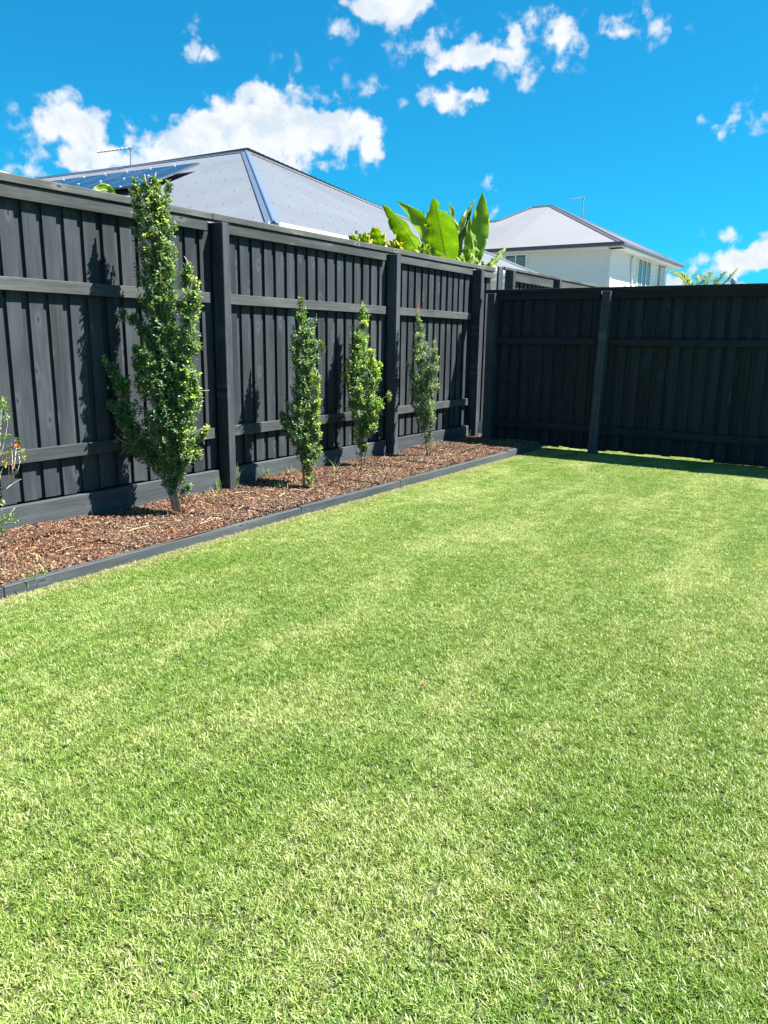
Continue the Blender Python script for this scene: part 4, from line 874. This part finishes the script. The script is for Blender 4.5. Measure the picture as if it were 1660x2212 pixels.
def house_one():
    P1 = np.array([-7.473, 8.362, 2.9]); A = np.array([-12.936, 13.576, 5.448]); dl = radians(-1.337)
    Xd = np.array([cos(dl), -sin(dl), 0]); Yd = np.array([sin(dl), cos(dl), 0]); P2 = P1+Yd*10.68; O = np.array([-13.0, 13.5, 0.0])
    t = thing('house', 'single storey house with pale steel hip roof behind the side fence', 'house', tuple(O))
    R = A-Xd*9+np.array([0, 0, .17]); 
    e1 = unit(A-R); n1 = unit(np.cross(e1, P1-A)); n1 = -n1 if n1[2] < 0 else n1
    P1L = P1-e1*14
    corrugated([P1, A, R, P1L], e1, ROOF1, 'roof_slope', t, O=O)
    n2, s2 = corrugated([P1, P2, A], Yd, ROOF1, 'roof_slope', t, O=O)
    P2L = P2-Xd*14; dn = np.array([0, 0, -0.03]); n3, _ = corrugated([P2+dn, P2L+dn, R+dn, A+dn], Xd, ROOF1, 'roof_slope', t, O=O, screws=False, amp=0.004)
    cap_strip('hip_cap', t, O, P1, A, n1, n2, 0.105); cap_strip('hip_cap', t, O, P2, A, n2, n3, 0.09, ROOF1); cap_strip('ridge_cap', t, O, A, R, n1, n3, 0.10)
    eave(t, O, P1, P2, Xd, GUT); eave(t, O, P1L, P1, -Yd, GUT)
    w0 = P1-Xd*.55+Yd*.55; w1 = P2-Xd*.55-Yd*.55; w2 = P1L+Yd*.55
    ww = MB(); add_beam(ww, O, (w0[0], w0[1], 1.37), (w1[0], w1[1], 1.37), 0.2, 2.7); add_beam(ww, O, (w0[0]-.11, w0[1]+.1, 1.37), (w2[0], w2[1]+.1, 1.37), 0.2, 2.7); ww.build('wall', BOARDW, t)
    # solar panels on the slope that faces this way: own things resting on the roof
    s1 = unit(np.cross(n1, e1)); s1 = -s1 if s1[2] < 0 else s1
    cell, ct, cb = mat('solar_cells'); oc = ct.new('ShaderNodeTexCoord').outputs['Object']; x, y, z = ct.xyz(oc)
    gx = ct.math('ABSOLUTE', ct.math('SUBTRACT', ct.math('FRACT', ct.math('MULTIPLY', x, 1/0.125)), 0.5)); gy = ct.math('ABSOLUTE', ct.math('SUBTRACT', ct.math('FRACT', ct.math('MULTIPLY', y, 1/0.13)), 0.5))
    ln = ct.math('MAXIMUM', ct.ramp(gx, 0.465, 0.485), ct.ramp(gy, 0.465, 0.485)); ct.l.new(ct.mix(ct.math('MULTIPLY', ln, 0.35), (0.012, 0.020, 0.055), (0.16, 0.2, 0.28)), cb.inputs['Base Color']); cb.inputs['Roughness'].default_value = 0.12; cb.inputs['Specular IOR Level'].default_value = 0.9
    fr = plain('panel_frame', (0.10, 0.11, 0.13), 0.4, metal=.5); pw, ph = 0.760, 0.795
    gm = MB().box((0.012, 0.012, 0.0), (pw-.012, ph-.012, 0.030)).mesh('cells', cell)
    fm = MB().box((0, 0, -.005), (pw, .012, .034)).box((0, ph-.012, -.005), (pw, ph, .034)).box((0, .0121, -.005), (.012, ph-.0121, .034)).box((pw-.012, .0121, -.005), (pw, ph-.0121, .034)).mesh('frame', fr)
    cm = MB().box((-.018, -.014, .035), (.018, .014, .048)).mesh('clamp', GUT); lm = MB().box((-0.0, -.02, -.095), (0.04, .02, -.006)).mesh('mounting_foot', MET)
    rot = Matrix((( e1[0], s1[0], n1[0]), (e1[1], s1[1], n1[1]), (e1[2], s1[2], n1[2]))).to_quaternion()
    words = ['nearest the hip', 'second from the hip', 'third from the hip', 'fourth from the hip', 'fifth from the hip', 'sixth from the hip', 'seventh from the hip', 'eighth from the hip']
    for row in range(2):
        for c in range(8):
            u = -0.02-(c+1)*0.772; v = -1.46-(row+1)*0.81
            pos = A+e1*u+s1*v+n1*0.115
            q = thing('solar_panel', 'dark blue solar panel in the %s row on the roof, %s' % (('upper', 'lower')[row], words[c]), 'solar panel', tuple(pos), 0, 'solar panels on the pale steel roof')
            q.rotation_mode = 'QUATERNION'; q.rotation_quaternion = rot
            link('frame', fm, q); link('cells', gm, q); link('clamp', cm, q, (0.0, ph+.004, 0)); link('clamp', cm, q, (0.0, 0.0, 0)); link('mounting_foot', lm, q, (.1, .1, 0)); link('mounting_foot', lm, q, (.1, ph-.1, 0))
    # antenna on the ridge
    b = on_plane((100+875/2.7667)/1.4717, (440+250/2.7667)/1.4717, A, Yd); b[2] = A[2]+0.02-0.0*b[2]
    antenna('bare tv antenna pole on the pale roof ridge above the solar panels', b, lambda x, y: on_plane((100+x/2.7667)/1.4717, (440+y/2.7667)/1.4717, b, Yd), (872, 70), [(905, 82), (865, 88), (582, 124)], 0.018)
def antenna(label, b, A, top, boom, rad):
    t = thing('tv_antenna', label, 'antenna', tuple(b)); m = MB(); tp = A(*top)
    MB().tube([(0, 0, -0.05), (tp[0]-b[0], tp[1]-b[1], tp[2]-b[2])], rad, 8).build('mast', MET, t)
    p = [A(*q)-b for q in boom]; d = unit(p[-1]-p[0]); mb = MB(); mb.tube(p, rad*0.8, 6); s = unit(np.cross(d, [0, 0, 1]))
    for k in range(9): c = p[0]+(p[-1]-p[0])*(0.08+0.11*k); mb.tube([c-s*0.06+np.array([0,0,.02]), c+s*0.06+np.array([0,0,.02])], rad*0.3, 4)
    mb.build('boom', MET, t)
    MB().box((-.03, -.03, -.03), (.03, .03, .03)).build('bracket', MET, t, loc=(tp[0]-b[0], tp[1]-b[1], tp[2]-b[2]-.05))
house_one()
def house_two():
    P1 = np.array([-9.904, 31.716, 5.3]); A = np.array([-15.094, 36.841, 7.796]); P2 = np.array([-9.97, 42.031, 5.3]); Xd = np.array([1, 0.00645, 0]); Xd /= np.linalg.norm(Xd); Yd = np.array([-0.00645, 1, 0]); Yd /= np.linalg.norm(Yd)
    O = np.array([-15.0, 37.0, 0]); t = thing('house', 'white two storey weatherboard house with grey corrugated hip roof in the distance', 'house', tuple(O))
    A2 = A-Xd*0.95+np.array([0, 0, -.0])                                # short ridge
    Bq = on_plane(1076.5, 476.4, P1, np.cross(A-P1, Xd))               # where the left hip meets the wing's ridge
    n1 = unit(np.cross(A-P1, -Xd)); n1 = -n1 if n1[2] < 0 else n1
    Bq = on_plane(1076.5, 477.5, P1, n1); Bl = Bq-Xd*7; E1 = P1-Xd*16
    corrugated([P1, A, A2, Bq, Bl, E1], Xd, ROOF2, 'roof_slope', t, amp=0.012, screws=False, O=O)
    n2, _ = corrugated([P1, P2, A], Yd, ROOF2, 'roof_slope', t, amp=0.010, screws=False, O=O)
    bk = P2-Xd*16; 
    back = MB().add(np.array([P2, bk, Bl+Yd*0.3, Bq+Yd*.3, A2, A])-O, [(0, 1, 2, 3, 4, 5)]).build('roof_slope', ROOF2, t)
    n3 = unit(np.cross(A2-A, P2-A)); n3 = -n3 if n3[2] < 0 else n3
    cap_strip('hip_cap', t, O, P1, A, n1, n2, 0.16, CAPG); cap_strip('hip_cap', t, O, P2, A, n2, n3, 0.16, ROOF2); cap_strip('ridge_cap', t, O, A, A2, n1, n3, 0.14, CAPG); cap_strip('hip_cap', t, O, A2, Bq, n1, n3, 0.12, CAPG); cap_strip('ridge_cap', t, O, Bq, Bl, n1, n3, 0.12, CAPG)
    eave(t, O, E1, P1, -Yd, CAPG, over=0.62, gh=.13); eave(t, O, P1, P2, Xd, CAPM, over=0.62, gh=.13)
    w0 = P1-Xd*.62+Yd*.62; w1 = P2-Xd*.62-Yd*.62; w2 = E1+Yd*.62; zt = 5.3-.186
    wall_boards(t, O, w2, w0, 0.0, zt, -Yd); wall_boards(t, O, w0, w1, 0.0, zt, Xd)
    MB().frame_box(np.array([w0[0], w0[1], 0])-O, Xd, Yd, (0, 0, 1), (-.07, -.03, 0), (.03, .07, zt-.002)).build('corner_trim', WHITE, t)
    f = lambda x, y: on_plane((1900+x/3.057)/1.4717, (750+y/3.057)/1.4717, w0, Xd)
    g = lambda x, y: on_plane((1500+x/2.3714)/1.4717, (600+y/2.3714)/1.4717, w0, Yd)
    def win(xl, xr, yt, zb, panes, sh):
        a = f(xl, yt); b = f(xr, yt); window(t, O, a, Yd, Xd, (b-a)@Yd, zb, a[2], panes, sh)
    win(392, 515, 225, 2.3, 3, {0: True, 2: True}); win(578, 648, 278, 2.3, 2, {0: True, 1: False})
    a = g(262, 508); b = g(412, 510); window(t, O, a, Xd, -Yd, (b-a)@Xd, a[2]-1.25, a[2], 2, {0: True, 1: True})
    # downpipe
    p = [f(432, 150)+Xd*.55, f(432, 178)+Xd*.55, f(345, 195)+Xd*.06, f(322, 215)+Xd*.06, f(318, 470)+Xd*.06]
    p[0][2] = 5.2; q = f(318, 470)+Xd*.06; q[2] = 0.0; MB().tube(np.array(p+[q])-O, 0.045, 8).build('downpipe', WHITE, t, smooth=True)
    b = on_plane((1500+832/2.3714)/1.4717, (600+235/2.3714)/1.4717, (P2+A)/2, np.array([FWH[0], FWH[1], 0])); b = P2+(A-P2)*0.62
    b = on_plane((1500+832/2.3714)/1.4717, (600+238/2.3714)/1.4717, A+n3*.03, n3)
    antenna('thin tv antenna with one arm on the grey roof of the distant white house', b, lambda x, y: on_plane((1500+x/2.3714)/1.4717, (600+y/2.3714)/1.4717, b, FWH), (845, 62), [(852, 62), (815, 70), (750, 80)], 0.026)
house_two()
def far_bits():
    # pale patio roof edge at the far left, behind the fence
    a = np.array([-6.3, 3.0, 0]); t = thing('patio_roof', 'white flat patio roof edge showing over the fence beside the solar roof', 'roof', (-6.3, 3.0, 0))
    q0 = on_x(-60, 352, -5.6); q1 = on_x(46, 381, -5.6); q2 = on_x(152, 405, -5.6); q3 = on_x(300, 455, -5.6); O = np.array(t.location)
    z = lambda p: p[2]
    V = []; 
    for p in (q0, q1, q2, q3): V += [p, p+np.array([-0.9, 0, 0.0]), p+np.array([-0.9, 0, -.12]), p+np.array([0, 0, -.12])]
    fc = [];
    for i in range(3): fc += [(4*i+k, 4*i+(k+1) % 4, 4*i+4+(k+1) % 4, 4*i+4+k) for k in range(4)]
    MB().add(np.array(V)-O, fc+[(3, 2, 1, 0), (12, 13, 14, 15)]).build('roof_sheet', WHITE, t)
    ps = MB(); 
    for p in (q0, q2): ps.tube([(p[0]-O[0]-.1, p[1]-O[1], 0), (p[0]-O[0]-.1, p[1]-O[1], p[2]-.11)], 0.04, 8)
    ps.build('post', WHITE, t)
    # distant roofs right of the palm
    f = lambda x, y, Y: on_y((1900+x/3.057)/1.4717, (750+y/3.057)/1.4717, Y)
    c = f(1300, 470, 46); t = thing('house', 'tiny distant white roof with round vent right of the palm', 'house', (c[0], c[1], 0)); O = np.array([c[0], c[1], 0])
    a = f(1210, 492, 46); b = f(1480, 492, 46); ap = f(1335, 448, 49); z0 = a[2]; V = [a, b, b+np.array([0, 6, 0]), a+np.array([0, 6, 0]), ap-np.array([.4,0,0]), ap+np.array([.4,0,0])]
    MB().add(np.array(V)-O, [(0, 1, 5, 4), (1, 2, 5), (2, 3, 4, 5), (3, 0, 4), (3, 2, 1, 0)]).build('roof', ROOF1, t)
    MB().frame_box(a-O, (1, 0, 0), (0, 1, 0), (0, 0, 1), (0.4, 0.4, -z0), ((b-a)[0]-.4, 5.6, -0.01)).build('wall', BOARDW, t)
    v = f(1322, 462, 47.5); MB().tube([v-O-np.array([0,0,.3]), v-O], [0.1, 0.1], 10).tube([v-O, v-O+np.array([0,0,.12]), v-O+np.array([0,0,.25]), v-O+np.array([0,0,.3])], [.15, .17, .12, .03], 10).build('roof_vent', MET, t, smooth=True)
    a = f(1440, 474, 40); b = f(2300, 470, 40); t = thing('house', 'long low white roof of a distant house at the right frame edge', 'house', (a[0], a[1], 0)); O = np.array([a[0], a[1], 0])
    MB().add(np.array([a, b, b+np.array([0, 6, 0]), a+np.array([0, 6, 0]), a-np.array([0,0,.15]), b-np.array([0,0,.15])])-O, [(0, 1, 2, 3), (4, 5, 1, 0)]).build('roof', WHITE, t)
    MB().frame_box(a-O, (1, 0, 0), (0, 1, 0), (0, 0, 1), (0.3, 0.3, -a[2]), ((b-a)[0]-.3, 5.6, -0.15)).build('wall', BOARDW, t)
far_bits()
